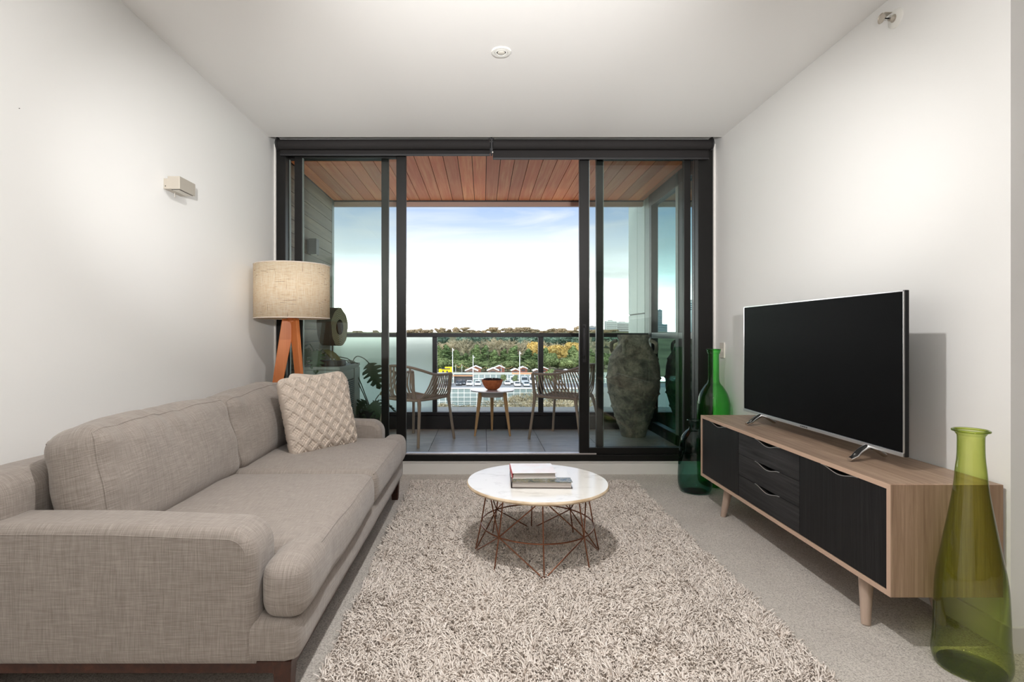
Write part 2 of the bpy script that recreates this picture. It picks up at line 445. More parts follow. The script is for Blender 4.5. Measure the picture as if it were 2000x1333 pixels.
def box(name, mat, x0, x1, y0, y1, z0, z1, parent=None, bevel=0.0, seg=2):
    """a box whose origin is its own centre"""
    cx, cyy, cz = (x0 + x1) / 2, (y0 + y1) / 2, (z0 + z1) / 2
    return MB().box(x0 - cx, x1 - cx, y0 - cyy, y1 - cyy, z0 - cz, z1 - cz).build(name, mat, parent, bevel=bevel, seg=seg, loc=(cx, cyy, cz))

def tag(o, label=None, cat=None, group=None, kind=None):
    if label: o['label'] = label
    if cat: o['category'] = cat
    if group: o['group'] = group
    if kind: o['kind'] = kind
    return o
def thing(name, label, cat, loc=(0, 0, 0), rz=0.0, group=None):
    o = bpy.data.objects.new(name, None); C.objects.link(o)
    o.empty_display_size = .1; o.location = loc; o.rotation_euler = (0, 0, rz)
    return tag(o, label, cat, group)
def struct_root(name, label=None, loc=(0, 0, 0)):
    o = bpy.data.objects.new(name, None); C.objects.link(o); o.empty_display_size = .1; o.location = loc
    return tag(o, label, None, None, 'structure')
def struct(o, label=None): return tag(o, label, None, None, 'structure')
def copy_tree(o, parent=None):
    c = o.copy(); C.objects.link(c); c.parent = parent
    for ch in [x for x in o.children]: copy_tree(ch, c)
    return c
def inst(src, parent=None, loc=None, rot=None, scale=None):
    c = src.copy(); C.objects.link(c); c.parent = parent
    if loc: c.location = loc
    if rot: c.rotation_euler = rot
    if scale: c.scale = scale
    return c
ORD = 'first second third fourth fifth sixth seventh eighth ninth tenth eleventh twelfth thirteenth fourteenth fifteenth sixteenth seventeenth eighteenth nineteenth twentieth twenty-first twenty-second twenty-third twenty-fourth twenty-fifth twenty-sixth twenty-seventh twenty-eighth twenty-ninth thirtieth'.split()

def lerp(a, b, t): return tuple(p + (q - p) * t for p, q in zip(a, b))
def smooth_path(pts, k=4):
    P_ = [Vector(p) for p in pts]; out = []
    for i in range(len(P_) - 1):
        p0, p1, p2, p3 = P_[max(i - 1, 0)], P_[i], P_[i + 1], P_[min(i + 2, len(P_) - 1)]
        for j in range(k):
            t = j / k
            out.append(.5 * ((2 * p1) + (p2 - p0) * t + (2 * p0 - 5 * p1 + 4 * p2 - p3) * t * t + (-p0 + 3 * p1 - 3 * p2 + p3) * t ** 3))
    out.append(P_[-1]); return out

def rounded(size, r, n, bulge=(0, 0, 0), amp=0.0, nscale=6.0, seed=0, crease=None):
    """padded block: rounded edges, crowned faces, soft unevenness"""
    hx, hy, hz = (d / 2 for d in size); h = (hx, hy, hz)
    r = min(r, hx * .98, hy * .98, hz * .98)
    key, vs, fs = {}, [], []
    def prm(k, N):
        u = -1 + 2 * k / N
        return math.sin(u * math.pi / 2) * .55 + u * .45
    def V(p):
        q = [max(-(a - r), min(a - r, c)) for c, a in zip(p, h)]
        d = Vector([c - e for c, e in zip(p, q)])
        P = Vector(q) + d.normalized() * r if d.length > 1e-9 else Vector(p)
        u, v, w = P.x / hx, P.y / hy, P.z / hz
        P = P + Vector((bulge[0] * u * (1 - v * v) * (1 - w * w), bulge[1] * v * (1 - u * u) * (1 - w * w), bulge[2] * w * (1 - u * u) * (1 - v * v)))
        if amp:
            s_ = Vector((P.x * nscale + seed, P.y * nscale - seed, P.z * nscale + 2 * seed))
            P = P + Vector((mnoise.noise(s_), mnoise.noise(s_ + Vector((31, 0, 0))), mnoise.noise(s_ + Vector((0, 47, 0))))) * amp
        if crease: P = crease(P)
        k = (round(p[0], 6), round(p[1], 6), round(p[2], 6))
        if k not in key: key[k] = len(vs); vs.append(tuple(P))
        return key[k]
    for a in range(3):
        b, c = (a + 1) % 3, (a + 2) % 3
        for sgn in (-1, 1):
            for i in range(n[b]):
                for j in range(n[c]):
                    q = []
                    for (ii, jj) in ((i, j), (i + 1, j), (i + 1, j + 1), (i, j + 1)):
                        p = [0, 0, 0]; p[a] = sgn * h[a]; p[b] = prm(ii, n[b]) * h[b]; p[c] = prm(jj, n[c]) * h[c]
                        q.append(V(p))
                    fs.append(tuple(q) if sgn > 0 else tuple(reversed(q)))
    mb = MB(); mb.v, mb.f = vs, fs; mb.key = key; mb.h = h; return mb
def edge_path(mb, **fix):
    """vertices that lie on one edge of the padded block, in order"""
    ax_ = {'x': 0, 'y': 1, 'z': 2}; fx = {ax_[k]: v * mb.h[ax_[k]] for k, v in fix.items()}
    fr = [a for a in range(3) if a not in fx][0]
    pts = sorted((k[fr], i) for k, i in mb.key.items() if all(abs(k[a] - v) < 1e-5 for a, v in fx.items()))
    return [mb.v[i] for _, i in pts]

# ------------------------------------------------------------------ room shell
XL, XR, YW, ZC, YE = -1.64, 1.829, 4.19, 2.611, 1.845     # side walls, window wall, ceiling, end of the short wall
YB, XF = -4.2, 4.2
struct(box('floor', 'carpet', XL - .1, XF + .1, YB - .1, YW + .12, -.1, 0))
struct(box('ceiling', 'ceiling_paint', XL - .1, XF + .1, YB - .1, 4.07, ZC, ZC + .3))
struct(box('ceiling_blind_recess', 'ceiling_paint', XL - .1, XR + .1, 4.07, 4.33, ZC + .16, ZC + .24))
struct(box('wall_left', 'white_paint', XL - .15, XL, YB - .1, 4.34, -.1, 2.86))
struct(box('wall_right', 'white_paint', XR, XF + .1, YE, 4.34, -.1, 2.86))
struct(box('wall_far_right', 'dark_rear_wall', XF, XF + .1, YB, YE, -.1, ZC + .05))
struct(box('wall_back', 'dark_rear_wall', XL - .1, XF + .1, YB - .1, YB, -.1, ZC + .05))
wf = struct_root('wall_front')
box('lower_wall', 'skirting_paint', XL, XR, YW, 4.33, -.05, .094, wf)
box('lower_wall_lip', 'skirting_paint', XL, XR, YW - .006, 4.33, .094, .1, wf)
box('upper_wall', 'white_paint', XL, XR, 4.21, 4.34, 2.60, 3.05, wf)
struct(box('baseboard_right', 'skirting_paint', XR - .012, XR, YE, YW, 0, .088))
struct(box('baseboard_right_end', 'skirting_paint', XR - .012, XF, YE - .012, YE, 0, .088))
struct(box('baseboard_left', 'skirting_paint', XL, XL + .012, YB, YW, 0, .088))
struct(box('trim_1', 'skirting_paint', XL, XL + .012, YW - .005, 4.2, .1, 2.6))
struct(box('trim_2', 'skirting_paint', XR - .015, XR, YW - .005, 4.2, .1, 2.6))
sc_ = struct_root('trim_3')
MB().lathe([(.0012, 0), (.0012, .003)], 8).build('nail_head', 'dark_gap', sc_, loc=(XL, 2.0, 2.0)).rotation_euler = (0, R(90), 0)
sc_.children[0].location = at(37, 212, 1.64 * F / (CX - 37))

# ---- sliding door in the window wall
door = struct_root('door_1', 'black aluminium sliding door with two slid-back glass leaves')
Y0, Y1 = 4.2, 4.33
jl, jr = ax(557.6, Y0), ax(1363.6, Y0)
box('jamb', 'black_aluminium', XL + .012, jl, Y0, Y1, .1, 2.62, door, .003)
box('jamb', 'black_aluminium', jr, XR - .015, Y0, Y1, .1, 2.62, door, .003)
box('door_head', 'black_aluminium', jl, jr, Y0, Y1, 2.572, 2.62, door, .003)
box('door_sill', 'black_aluminium', jl, jr, Y0, Y1, .1, .150, door, .003)
box('sill_track', 'track_aluminium', ax(792, 4.21), ax(1165, 4.21), 4.205, 4.262, .150, .162, door, .002)
def leaf(name, xa, xb, wa, wb, y0, y1, z0, z1, rb, rt):
    p = struct(MB().build(name, 'black_aluminium', door)) if False else None
    mb = MB().box(xa, xa + wa, y0, y1, z0, z1).box(xb - wb, xb, y0, y1, z0, z1)
    mb.box(xa + wa, xb - wb, y0, y1, z0, z0 + rb).box(xa + wa, xb - wb, y0, y1, z1 - rt, z1)
    o = mb.build(name, 'black_aluminium', door, bevel=.003)
    ym = (y0 + y1) / 2
    box('pane', 'door_glass', xa + wa, xb - wb, ym - .003, ym + .003, z0 + rb, z1 - rt, o)
    box('glazing_bead', 'grey_aluminium', xa + wa, xa + wa + .006, ym - .012, ym + .012, z0 + rb, z1 - rt, o)
    return o
ys = 4.213
sl = lambda px: ax(px, ys)
fx_ = lambda px: ax(px, 4.268)
leaf('sliding_leaf', sl(575), sl(792.8), sl(590) - sl(575), sl(792.8) - sl(774), ys, ys + .042, .152, 2.576, .052, .076)
lr = leaf('sliding_leaf', sl(1132), sl(1349), sl(1150.5) - sl(1132), sl(1349) - sl(1336), ys, ys + .042, .152, 2.576, .052, .076)
leaf('fixed_leaf', jl - .02, fx_(758.7), .022, fx_(758.7) - fx_(744.8), 4.268, 4.31, .152, 2.576, .045, .071)
leaf('fixed_leaf', fx_(1165), jr + .02, fx_(1178) - fx_(1165), .022, 4.268, 4.31, .152, 2.576, .045, .071)
hx = ax(1141, ys)
hd = MB().box(hx - .013, hx + .013, ys - .012, ys, az(708, ys), az(634, ys))
hd.tube([(hx - .004, ys - .012, az(700, ys)), (hx - .004, ys - .038, az(694, ys)), (hx - .004, ys - .042, az(660, ys)), (hx - .004, ys - .034, az(642, ys)), (hx - .004, ys - .012, az(638, ys))], .008, 8)
hd.build('door_handle', 'black_powder', lr, True)

# ---- roller blinds
def blind(label, x0, x1, zbar, endl):
    yb, zt, rt = 4.13, 2.575, .038
    t_ = thing('roller_blind', label, 'blind', ((x0 + x1) / 2, yb, zt), 0, 'roller blinds over the sliding door')
    L = (x1 - x0) / 2
    MB().tube([(-L, 0, 0), (L, 0, 0)], rt, 24).build('fabric_roll', 'blind_fabric', t_, True)
    box('fabric_drop', 'blind_fabric', -L, L, rt - .003, rt - .001, zbar - zt, 0, t_)
    MB().box(-L, L, rt - .012, rt + .004, zbar - zt - .016, zbar - zt).build('bottom_bar', 'black_powder', t_, bevel=.003)
    e = -L - .006 if endl else L + .006
    mb = MB().tube([(e - .006, 0, 0), (e + .006, 0, 0)], .046, 20).box(e - .006, e + .006, -.02, .045, .02, .055)
    mb.build('end_bracket', 'black_powder', t_, True, bevel=.001)
    return t_
xm = ax(960, 4.1)
b1 = blind('dark grey roller blind rolled up above the door, bottom bar slightly higher', ax(541, 4.1), xm - .012, 2.515, True)
b2 = blind('dark grey roller blind rolled up nearer the switch wall, bottom bar slightly lower', xm + .012, ax(1391, 4.1), 2.486, False)
ce = b1.children[0]
mb = MB().box(-.006, .006, -.02, .04, -.075, .05).box(-.02, .02, -.028, -.012, .03, .042).box(-.004, .008, -.03, -.02, -.06, .03)
lk = mb.build('link_bracket', 'black_powder', b1, bevel=.001); lk.location = (xm - b1.location.x, 0, 0)
MB().tube([(0, 0, 0), (.006, 0, 0)], .006, 10).build('pivot_cap', 'light_switch_plastic', b1, loc=(xm - b1.location.x + .006, -.03, -.07))

# ------------------------------------------------------------------ balcony
ZB = -.10
XBL, XBR, YOUT = -1.95, 2.12, 6.75
fl = struct_root('floor_balcony', 'balcony floor of large dark grey porcelain tiles')
box('grout_bed', 'tile_grout', XBL, XBR, 4.33, 6.95, ZB - .06, ZB - .005, fl)
tile_me = MB().box(-.2975, .2975, -.2975, .2975, -.012, 0).mesh('tile', 'porcelain_tile')
xg = ax(949.4, F * (CAMZ - ZB) / (842 - CY)); yg = F * (CAMZ - ZB) / (870.3 - CY)
for i in range(-4, 5):
    for j in range(-3, 3):
        x, y = xg + (i + .5) * .6, yg + (j + .5) * .6
        xa, xb, ya, yb = max(x - .2975, XBL + .01), min(x + .2975, XBR - .01), max(y - .2975, 4.34), min(y + .2975, YOUT)
        if xb - xa < .03 or yb - ya < .03: continue
        o = bpy.data.objects.new('tile', tile_me); C.objects.link(o); o.parent = fl
        o.location = ((xa + xb) / 2, (ya + yb) / 2, ZB); o.scale = ((xb - xa) / .595, (yb - ya) / .595, 1)

ZT = 2.853
cb = struct_root('ceiling_balcony', 'balcony ceiling of reddish timber boards')
box('slab', 'far_dark', XBL - .3, XBR + .3, 4.33, 7.02, ZT + .022, ZT + .25, cb)
bw = 89 / 4.1667 * 6.95 / F
board_me = MB().box(-bw / 2 + .003, bw / 2 - .003, -1.3, 1.3, 0, .02).mesh('board', 'red_timber')
x = ax(948.3, 6.95) - bw * 14
while x < XBR:
    if x + bw > XBL:
        xa, xb = max(x, XBL), min(x + bw, XBR)
        if xb - xa > .02:
            o = bpy.data.objects.new('board', board_me); C.objects.link(o); o.parent = cb
            o.location = ((xa + xb) / 2, 5.65, ZT); o.scale = ((xb - xa) / bw, 1, 1)
    x += bw
box('shadow_gap', 'black_powder', XBL, XBR, 6.95, 6.975, ZT - .012, ZT + .03, cb)
box('edge_fascia', 'soffit_edge', XBL - .3, XBR + .3, 6.975, 7.03, az(403, 6.975), ZT + .25, cb)

wl = struct_root('wall_balcony_left', 'side wall of weathered horizontal timber boards')
box('backing', 'black_powder', XBL - .3, XBL - .022, 4.34, 6.9, ZB - .1, ZT + .02, wl)
side_me = MB().box(-.02, 0, -1.26, 1.26, -.067, .067).mesh('board', 'weathered_timber')
z = ZB + .07
while z < ZT - .05:
    o = bpy.data.objects.new('board', side_me); C.objects.link(o); o.parent = wl
    o.location = (XBL, 5.62, z); z += .14
box('end_trim', 'grey_aluminium', XBL - .3, XBL + .004, 6.88, 6.97, ZB - .1, ZT, wl)

# glazed side of the neighbouring room, with the clad wall running on past the railing
wr = struct_root('wall_balcony_right', 'reflective glazed side wall with grey aluminium frames')
XG = XBR - .02
box('corner_post', 'grey_aluminium', XG, XG + .12, 6.72, 6.9, ZB, ZT, wr, .004)
box('dark_post', 'black_aluminium', XG - .012, XG + .1, 6.6, 6.68, ZB, ZT, wr, .003)
box('mullion', 'grey_aluminium', XG - .01, XG + .1, 5.70, 5.78, ZB, ZT, wr, .004)
box('mullion', 'black_aluminium', XG - .004, XG + .1, 5.60, 5.70, ZB, ZT, wr, .004)
box('mullion', 'grey_aluminium', XG - .01, XG + .1, 4.75, 4.83, ZB, ZT, wr, .004)
box('transom', 'grey_aluminium', XG - .008, XG + .1, 4.34, 6.72, 1.055, 1.125, wr, .004)
box('bottom_rail', 'black_aluminium', XG - .01, XG + .1, 4.34, 6.72, ZB, .02, wr, .004)
box('head_rail', 'black_aluminium', XG - .01, XG + .1, 4.34, 6.72, 2.70, ZT, wr, .004)
for (ya, yb) in ((4.34, 4.75), (4.83, 5.60), (5.78, 6.60)):
    for (za, zb) in ((.02, 1.055), (1.125, 2.70)):
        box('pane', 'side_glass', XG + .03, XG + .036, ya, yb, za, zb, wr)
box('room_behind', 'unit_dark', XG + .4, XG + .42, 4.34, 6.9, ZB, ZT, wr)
bl = struct_root('wall_beyond', 'pale grey clad wall running on beyond the railing')
y0 = 6.9
box('cladding_core', 'black_powder', XBR - .01, XBR + .3, y0, 7.66, -3, 6, bl)
for (ya, yb) in ((6.905, 7.235), (7.243, 7.665)):
    for (za, zb) in ((-3, 1.37), (1.385, 6)):
        box('cladding_panel', 'cladding', XBR - .022, XBR + .3, ya, yb, za, zb, bl, .002)

up = struct(box('wall_balcony_front', 'black_powder', XBL, XBR, YOUT, YOUT + .12, ZB - .1, .067))
struct(box('trim_ledge', 'ledge_concrete', -4, 4.5, 6.95, 7.36, -.2, .1))
rail = thing('balustrade', 'charcoal metal balustrade with clear and frosted glass at the balcony edge', 'balustrade', (0, 6.8, .067))
YR = 6.8
box('top_rail', 'charcoal_rail', XBL, XBR - .02, -.03, .03, az(659, YR) - .067, az(651, YR) - .067, rail, .004)
box('bottom_rail', 'charcoal_rail', XBL, XBR - .02, -.03, .03, 0, .046, rail, .004)
pxs = [(ax(845, YR), ax(854, YR)), (ax(1051, YR), ax(1061, YR))]
for (xa, xb) in pxs: box('post', 'charcoal_rail', xa, xb, -.026, .026, .046, az(659, YR) - .067, rail, .003)
zt_ = az(659, YR) - .067
fp = box('frosted_pane', 'frosted_glass', XBL, pxs[0][0], -.005, .005, .046, zt_, rail); fp['label'] = 'frosted white glass pane'
box('clear_pane', 'rail_glass', pxs[0][1], pxs[1][0], -.004, .004, .046, zt_, rail)
box('clear_pane', 'rail_glass', pxs[1][1], XBR - .02, -.004, .004, .046, zt_, rail)

# balcony wall light
d = 5.88
t_ = thing('outdoor_wall_light', 'small black box light on the timber balcony wall', 'wall light', (XBL, d + .09, az(480, d)))
MB().box(0, .012, -.06, .06, -.08, .08).build('back_plate', 'black_powder', t_, bevel=.002)
MB().box(.012, .10, -.05, .05, -.088, .088).build('housing', 'black_powder', t_, bevel=.004)
MB().box(.03, .085, -.035, .035, -.092, -.088).build('lens', 'lens_white', t_)

# air conditioner on the balcony
t_ = thing('air_conditioner', 'large grey outdoor air conditioner with louvred side, by the timber wall', 'air conditioner', (-1.715, 6.05, ZB))
W, D, H = .43, .9, .86
MB().box(-W / 2 + .01, W / 2 - .012, -D / 2 + .012, D / 2, .06, H - .035).build('casing', 'unit_metal', t_, bevel=.006)
MB().box(-W / 2, W / 2, -D / 2, D / 2, H - .035, H).build('top_cover', 'unit_metal', t_, bevel=.006)
for sx_ in (-1, 1):
    MB().box(sx_ * .14 - .03, sx_ * .14 + .03, -D / 2 + .04, D / 2 - .04, 0, .06).build('foot', 'unit_dark', t_)
for (xa, xb, za, zb) in ((-.19, -.01, .68, .775), (.01, .185, .68, .775), (-.19, -.01, .56, .665), (.01, .185, .56, .665)):
    MB().box(xa, xb, -D / 2 + .006, -D / 2 + .014, za, zb).build('end_grille', 'unit_dark', t_, bevel=.003)
MB().box(W / 2 - .012, W / 2 + .004, -D / 2 + .03, D / 2 - .32, .70, .80).build('control_cover', 'unit_panel', t_, bevel=.006)
MB().box(W / 2 - .014, W / 2 - .004, -D / 2 + .05, D / 2 - .30, .10, .69).build('coil_backing', 'unit_dark', t_)
lou = MB().box(-.004, .012, -.275, .275, -.003, .004).mesh('louvre', 'unit_metal')
for k in range(26):
    o = bpy.data.objects.new('louvre', lou); C.objects.link(o); o.parent = t_
    o.location = (W / 2 - .004, -.13, .115 + k * .0225); o.rotation_euler = (0, R(25), 0)
MB().box(W / 2 - .012, W / 2 + .002, D / 2 - .27, D / 2 - .01, .08, .81).build('service_panel', 'unit_panel', t_, bevel=.004)

# log-slice ornament
tp = ZB + .86
t_ = thing('log_slice_ornament', 'round log slice with a hole, on a black stand on the air conditioner', 'ornament', (-1.63, 5.78, tp))
MB().box(-.12, .12, -.10, .10, 0, .062).build('stand_base', 'pot_black', t_, bevel=.004)
MB().tube([(0, 0, .062), (0, 0, .24)], .007, 8).build('stand_rod', 'pot_black', t_)
n = 40; mb = MB(); vs = []
for (xx, rs) in ((-.085, 1), (.085, 1)):
    for k in range(n):
        an = 2 * math.pi * k / n; rr = .205 * (1 + .03 * math.sin(5 * an) + .02 * math.sin(9 * an + 1))
        vs.append((xx, math.cos(an) * rr * .9, math.sin(an) * rr))
    for k in range(n):
        an = 2 * math.pi * k / n; vs.append((xx, math.cos(an) * .078, math.sin(an) * .084))
fs = []
for k in range(n):
    k2 = (k + 1) % n
    fs += [(k, k2, 2 * n + k2, 2 * n + k), (n + k2, n + k, 3 * n + k, 3 * n + k2)]
ls = mb.add(vs, fs).build('bark_edge', 'bark', t_, True)
fs = []
for k in range(n):
    k2 = (k + 1) % n; fs += [(k, n + k, n + k2, k2), (2 * n + k, 2 * n + k2, 3 * n + k2, 3 * n + k)]
lf = MB().add(vs, fs).build('cut_face', 'log_rings', t_)
for o in (ls, lf): o.location = (0, 0, .42); o.rotation_euler = (0, 0, R(-13))

def leaf_mesh(name, mat, L=.3, W=.26, split=True, droop=.25):
    """heart-shaped leaf, split at the sides; fold along the midrib and droop to the tip"""
    vs, fs = [], []
    N = 22
    for i in range(N + 1):
        u = i / N
        w = W / 2 * (math.sin(math.pi * min(1, u ** .75)) ** .8)
        if split and .15 < u < .9:
            ph = (u * 6.0) % 1.0
            cut = .38 if ph < .28 else 1.0
        else: cut = 1.0
        z = -droop * L * u * u
        for s_ in (-1, -.38, 0, .38, 1):
            k = s_ if abs(s_) < .9 else s_ * (cut if cut == 1 else .40)
            vs.append((k * w, u * L + (abs(k) * .12 * L * (1 - u)) * -1 + abs(k) * .05, z + abs(k) * w * .25))
    for i in range(N):
        for j in range(4):
            a = i * 5 + j; fs.append((a, a + 1, a + 6, a + 5))
    me = MB().add(vs, fs).mesh(name, mat, True); return me
leaf_me = leaf_mesh('leaf', 'monstera_leaf')
dry_me = leaf_mesh('leaf', 'dry_leaf', .26, .12, False)
def plant(t_, specs, me=None):
    for (base, mid, tip, rot, sc, mm) in specs:
        st = MB().tube([base, ((base[0] + mid[0]) / 2, (base[1] + mid[1]) / 2, (base[2] + mid[2]) / 2 + .01), mid, tip], .006, 6).build('stem', 'stem_green', t_, True)
        o = bpy.data.objects.new('leaf', mm); C.objects.link(o); o.parent = t_
        o.location = tip; o.rotation_euler = rot; o.scale = (sc, sc, sc)
        so = o.modifiers.new('thickness', 'SOLIDIFY'); so.thickness = .002
P = at(721, 810, 6.45)
t_ = thing('monstera_plant', 'monstera with split leaves in a black pot beside the air conditioner', 'plant', (P.x + .03, 6.42, ZB))
MB().lathe([(.10, 0), (.15, .28), (.16, .3), (.145, .3), (.13, .27)], 24).build('pot', 'pot_black', t_, True)
MB().lathe([(.0, .26), (.13, .262)], 16, cap0=False, cap1=False).build('soil', 'bowl_soil', t_)
def facing(d_, n_):
    """rotation that lays a leaf along d_ with its upper face towards n_"""
    y_ = Vector(d_).normalized(); z_ = Vector(n_); z_ = (z_ - y_ * z_.dot(y_)).normalized(); x_ = y_.cross(z_)
    return Matrix((x_, y_, z_)).transposed().to_euler()
pb = Vector(t_.location)
Q = lambda px, py, d: tuple(at(px, py, d) - pb)
plant(t_, [((0, 0, .26), Q(697, 742, 6.42), Q(692, 706, 6.4), facing((-.6, -.1, -.5), (-.3, -1, .3)), .42, leaf_me),
           ((.03, .02, .26), (.08, -.02, .36), (.1, -.05, .42), (R(-25), 0, R(-70)), .75, leaf_me),
           ((-.03, .03, .26), (-.05, -.04, .36), (-.04, -.08, .42), facing((-.5, -.3, -.5), (-.2, -1, .5)), .7, leaf_me),
           ((.02, -.03, .26), (.06, -.08, .38), (.05, -.12, .42), facing((.4, -.3, -.7), (.1, -1, .4)), .75, leaf_me),
           ((0, -.03, .26), (.0, -.06, .33), (.02, -.1, .38), facing((-.15, -.3, -.8), (0, -1, .3)), .7, leaf_me),
           ((0, .03, .26), (.05, .05, .42), (.09, .02, .47), facing((.8, 0, .4), (-.3, -1, .3)), .5, dry_me)])
st_ = MB().tube(smooth_path([(.01, 0, .26), Q(706, 752, 6.42), Q(690, 712, 6.4), Q(696, 697, 6.38), Q(710, 700, 6.36), Q(722, 711, 6.35)]), .006, 6).build('stem', 'stem_green', t_, True)
o = bpy.data.objects.new('leaf', leaf_me); C.objects.link(o); o.parent = t_; o.location = Q(719, 708, 6.35); o.rotation_euler = facing((.42, -.05, -.88), (.25, -1, .2)); o.scale = (1.0,) * 3
so = o.modifiers.new('thickness', 'SOLIDIFY'); so.thickness = .002
t_ = thing('trailing_plant', 'dark broad-leaved plant with curling dry stems lying on the air conditioner', 'plant', (-1.80, 5.75, tp))
MB().lathe([(.055, 0), (.07, .08), (.072, .09), (.06, .09)], 20).build('pot', 'pot_black', t_, True)
plant(t_, [((0, 0, .08), (-.04, -.04, .16), (-.06, -.06, .2), (R(-50), 0, R(160)), .75, leaf_me),
           ((0, 0, .08), (.02, -.05, .15), (.03, -.07, .18), (R(-60), 0, R(190)), .75, leaf_me),
           ((0, 0, .08), (.05, -.02, .16), (.08, -.03, .18), (R(-30), R(20), R(-100)), .9, dry_me),
           ((0, 0, .08), (.06, .02, .13), (.10, .0, .14), (R(-40), R(-20), R(-85)), .8, dry_me),
           ((0, .02, .08), (-.05, .03, .2), (-.08, .03, .24), (R(-40), 0, R(100)), .7, leaf_me)])
MB().tube([(.09, .1, .03), (.17, .15, .10), (.28, .2, .075), (.36, .25, .02), (.3, .3, .012)], .006, 6).build('stem', 'stem_green', t_, True)
MB().tube([(.09, .06, .03), (.2, .13, .07), (.3, .22, .045), (.38, .3, .012)], .006, 6).build('stem', 'stem_green', t_, True)

# terrace chairs
def make_chair(label):
    t_ = thing('terrace_chair', label, 'chair', group='slatted chairs on the balcony')
    half = [(.285, .27, .755), (.295, .12, .752), (.288, -.05, .765), (.245, -.19, .808), (.155, -.295, .848), (.05, -.325, .86)]
    rp = half + [(-x, y, z) for x, y, z in reversed(half)]
    MB().tube(smooth_path(rp), .021, 8, flat=.7, up=(0, 0, 1)).build('arm_rail', 'chair_resin', t_, True)
    for k in range(11):                     # bands run down one arm, across the seat and up the other arm
        u = k / 10
        yt, yb = .265 - .315 * u, .25 - .46 * u
        zr = .752 + (.01 if u > .8 else 0)
        pts = [(.287, yt, zr), (.285, lerp((yt,), (yb,), .45)[0], .64), (.262, lerp((yt,), (yb,), .85)[0], .545), (.21, yb, .497), (.1, yb, .482),
               (-.1, yb, .482), (-.21, yb, .497), (-.262, lerp((yt,), (yb,), .85)[0], .545), (-.285, lerp((yt,), (yb,), .45)[0], .64), (-.287, yt, zr)]
        MB().tube(smooth_path(pts, 3), .0084, 6).build('slat', 'chair_resin', t_, True)
    for k in range(7):                      # back slats
        s_ = -1 + 2 * k / 6; q_ = 1 - s_ * s_
        a = (s_ * .155, -.295 - .03 * q_, .846 + .012 * q_)
        MB().tube(smooth_path([a, (s_ * .175, -.285 - .025 * q_, .68), (s_ * .188, -.262, .56), (s_ * .19, -.225, .492)], 3), .0145, 6, flat=.5, up=(0, 1, 0)).build('slat', 'chair_resin', t_, True)
    MB().tube(smooth_path([(-.22, -.235, .488), (0, -.25, .484), (.22, -.235, .488)]), .016, 8).build('seat_rail', 'chair_resin', t_, True)
    MB().tube(smooth_path([(-.24, .25, .50), (0, .262, .478), (.24, .25, .50)]), .016, 8).build('seat_rail', 'chair_resin', t_, True)
    for s_ in (-1, 1):
        MB().tube(smooth_path([(s_ * .305, .31, 0), (s_ * .262, .262, .46), (s_ * .268, .262, .55), (s_ * .287, .275, .755)]), [.016] * 4 + [.021] * 4 + [.020] * 4 + [.017], 8).build('leg', 'chair_resin', t_, True)
        MB().tube(smooth_path([(s_ * .30, -.33, 0), (s_ * .245, -.245, .44), (s_ * .21, -.225, .49)]), [.016] * 4 + [.021] * 4 + [.020], 8).build('leg', 'chair_resin', t_, True)
        MB().tube([(s_ * .25, .25, .492), (s_ * .255, 0, .488), (s_ * .23, -.235, .49)], .014, 8).build('side_rail', 'chair_resin', t_, True)
    return t_
ch = make_chair('taupe slatted terrace chair by the frosted glass, beside the air conditioner')
ch.location = (-.755, 6.05, ZB); ch.rotation_euler = (0, 0, math.atan2(.84, .54) - math.pi / 2)
c2 = copy_tree(ch); c2['label'] = 'taupe slatted terrace chair standing next to the tall clay jar'
c2.location = (.958, 6.195, ZB); c2.rotation_euler = (0, 0, math.atan2(.56, -.83) - math.pi / 2)

# little table and bowl
tx, ty = ax(961.5, 6.42), 6.42
t_ = thing('side_table', 'small round white-topped table with beech legs between the terrace chairs', 'table', (tx, ty, ZB))
zt = az(761.5, ty) - ZB
MB().lathe([(.22, zt - .02), (.262, zt - .012), (.266, zt - .004), (.262, zt), (0, zt)], 48, cap1=False).build('table_top', 'table_white', t_, True)
MB().lathe([(.168, zt - .078), (.172, zt - .02)], 40).build('apron', 'table_apron', t_, True)
for k, an in enumerate((R(90), R(212), R(328))):
    a = Vector((math.cos(an), math.sin(an), 0))
    MB().tube([a * .245, a * .168 + Vector((0, 0, zt - .02))], [.012, .026], 10).build('leg', 'beech_leg', t_, True)
t_ = thing('terracotta_bowl', 'orange terracotta bowl on the little balcony table', 'bowl', (tx, ty, az(761.5, ty)))
MB().lathe([(.055, 0), (.085, .02), (.112, .062), (.128, .105), (.130, .122), (.124, .122), (.116, .1)], 40).build('bowl_body', 'terracotta', t_, True)
MB().lathe([(0, .106), (.119, .106)], 24, cap0=False, cap1=False).build('soil', 'bowl_soil', t_)
st = MB().tube([(0, -.017, 0), (0, .017, 0)], .016, 8).mesh('stone', 'bowl_soil', True)
for k in range(14):
    an = 2 * math.pi * k / 14
    o = bpy.data.objects.new('stone', st); C.objects.link(o); o.parent = t_; o.location = (math.cos(an) * .095, math.sin(an) * .095, .118); o.rotation_euler = (0, 0, an)

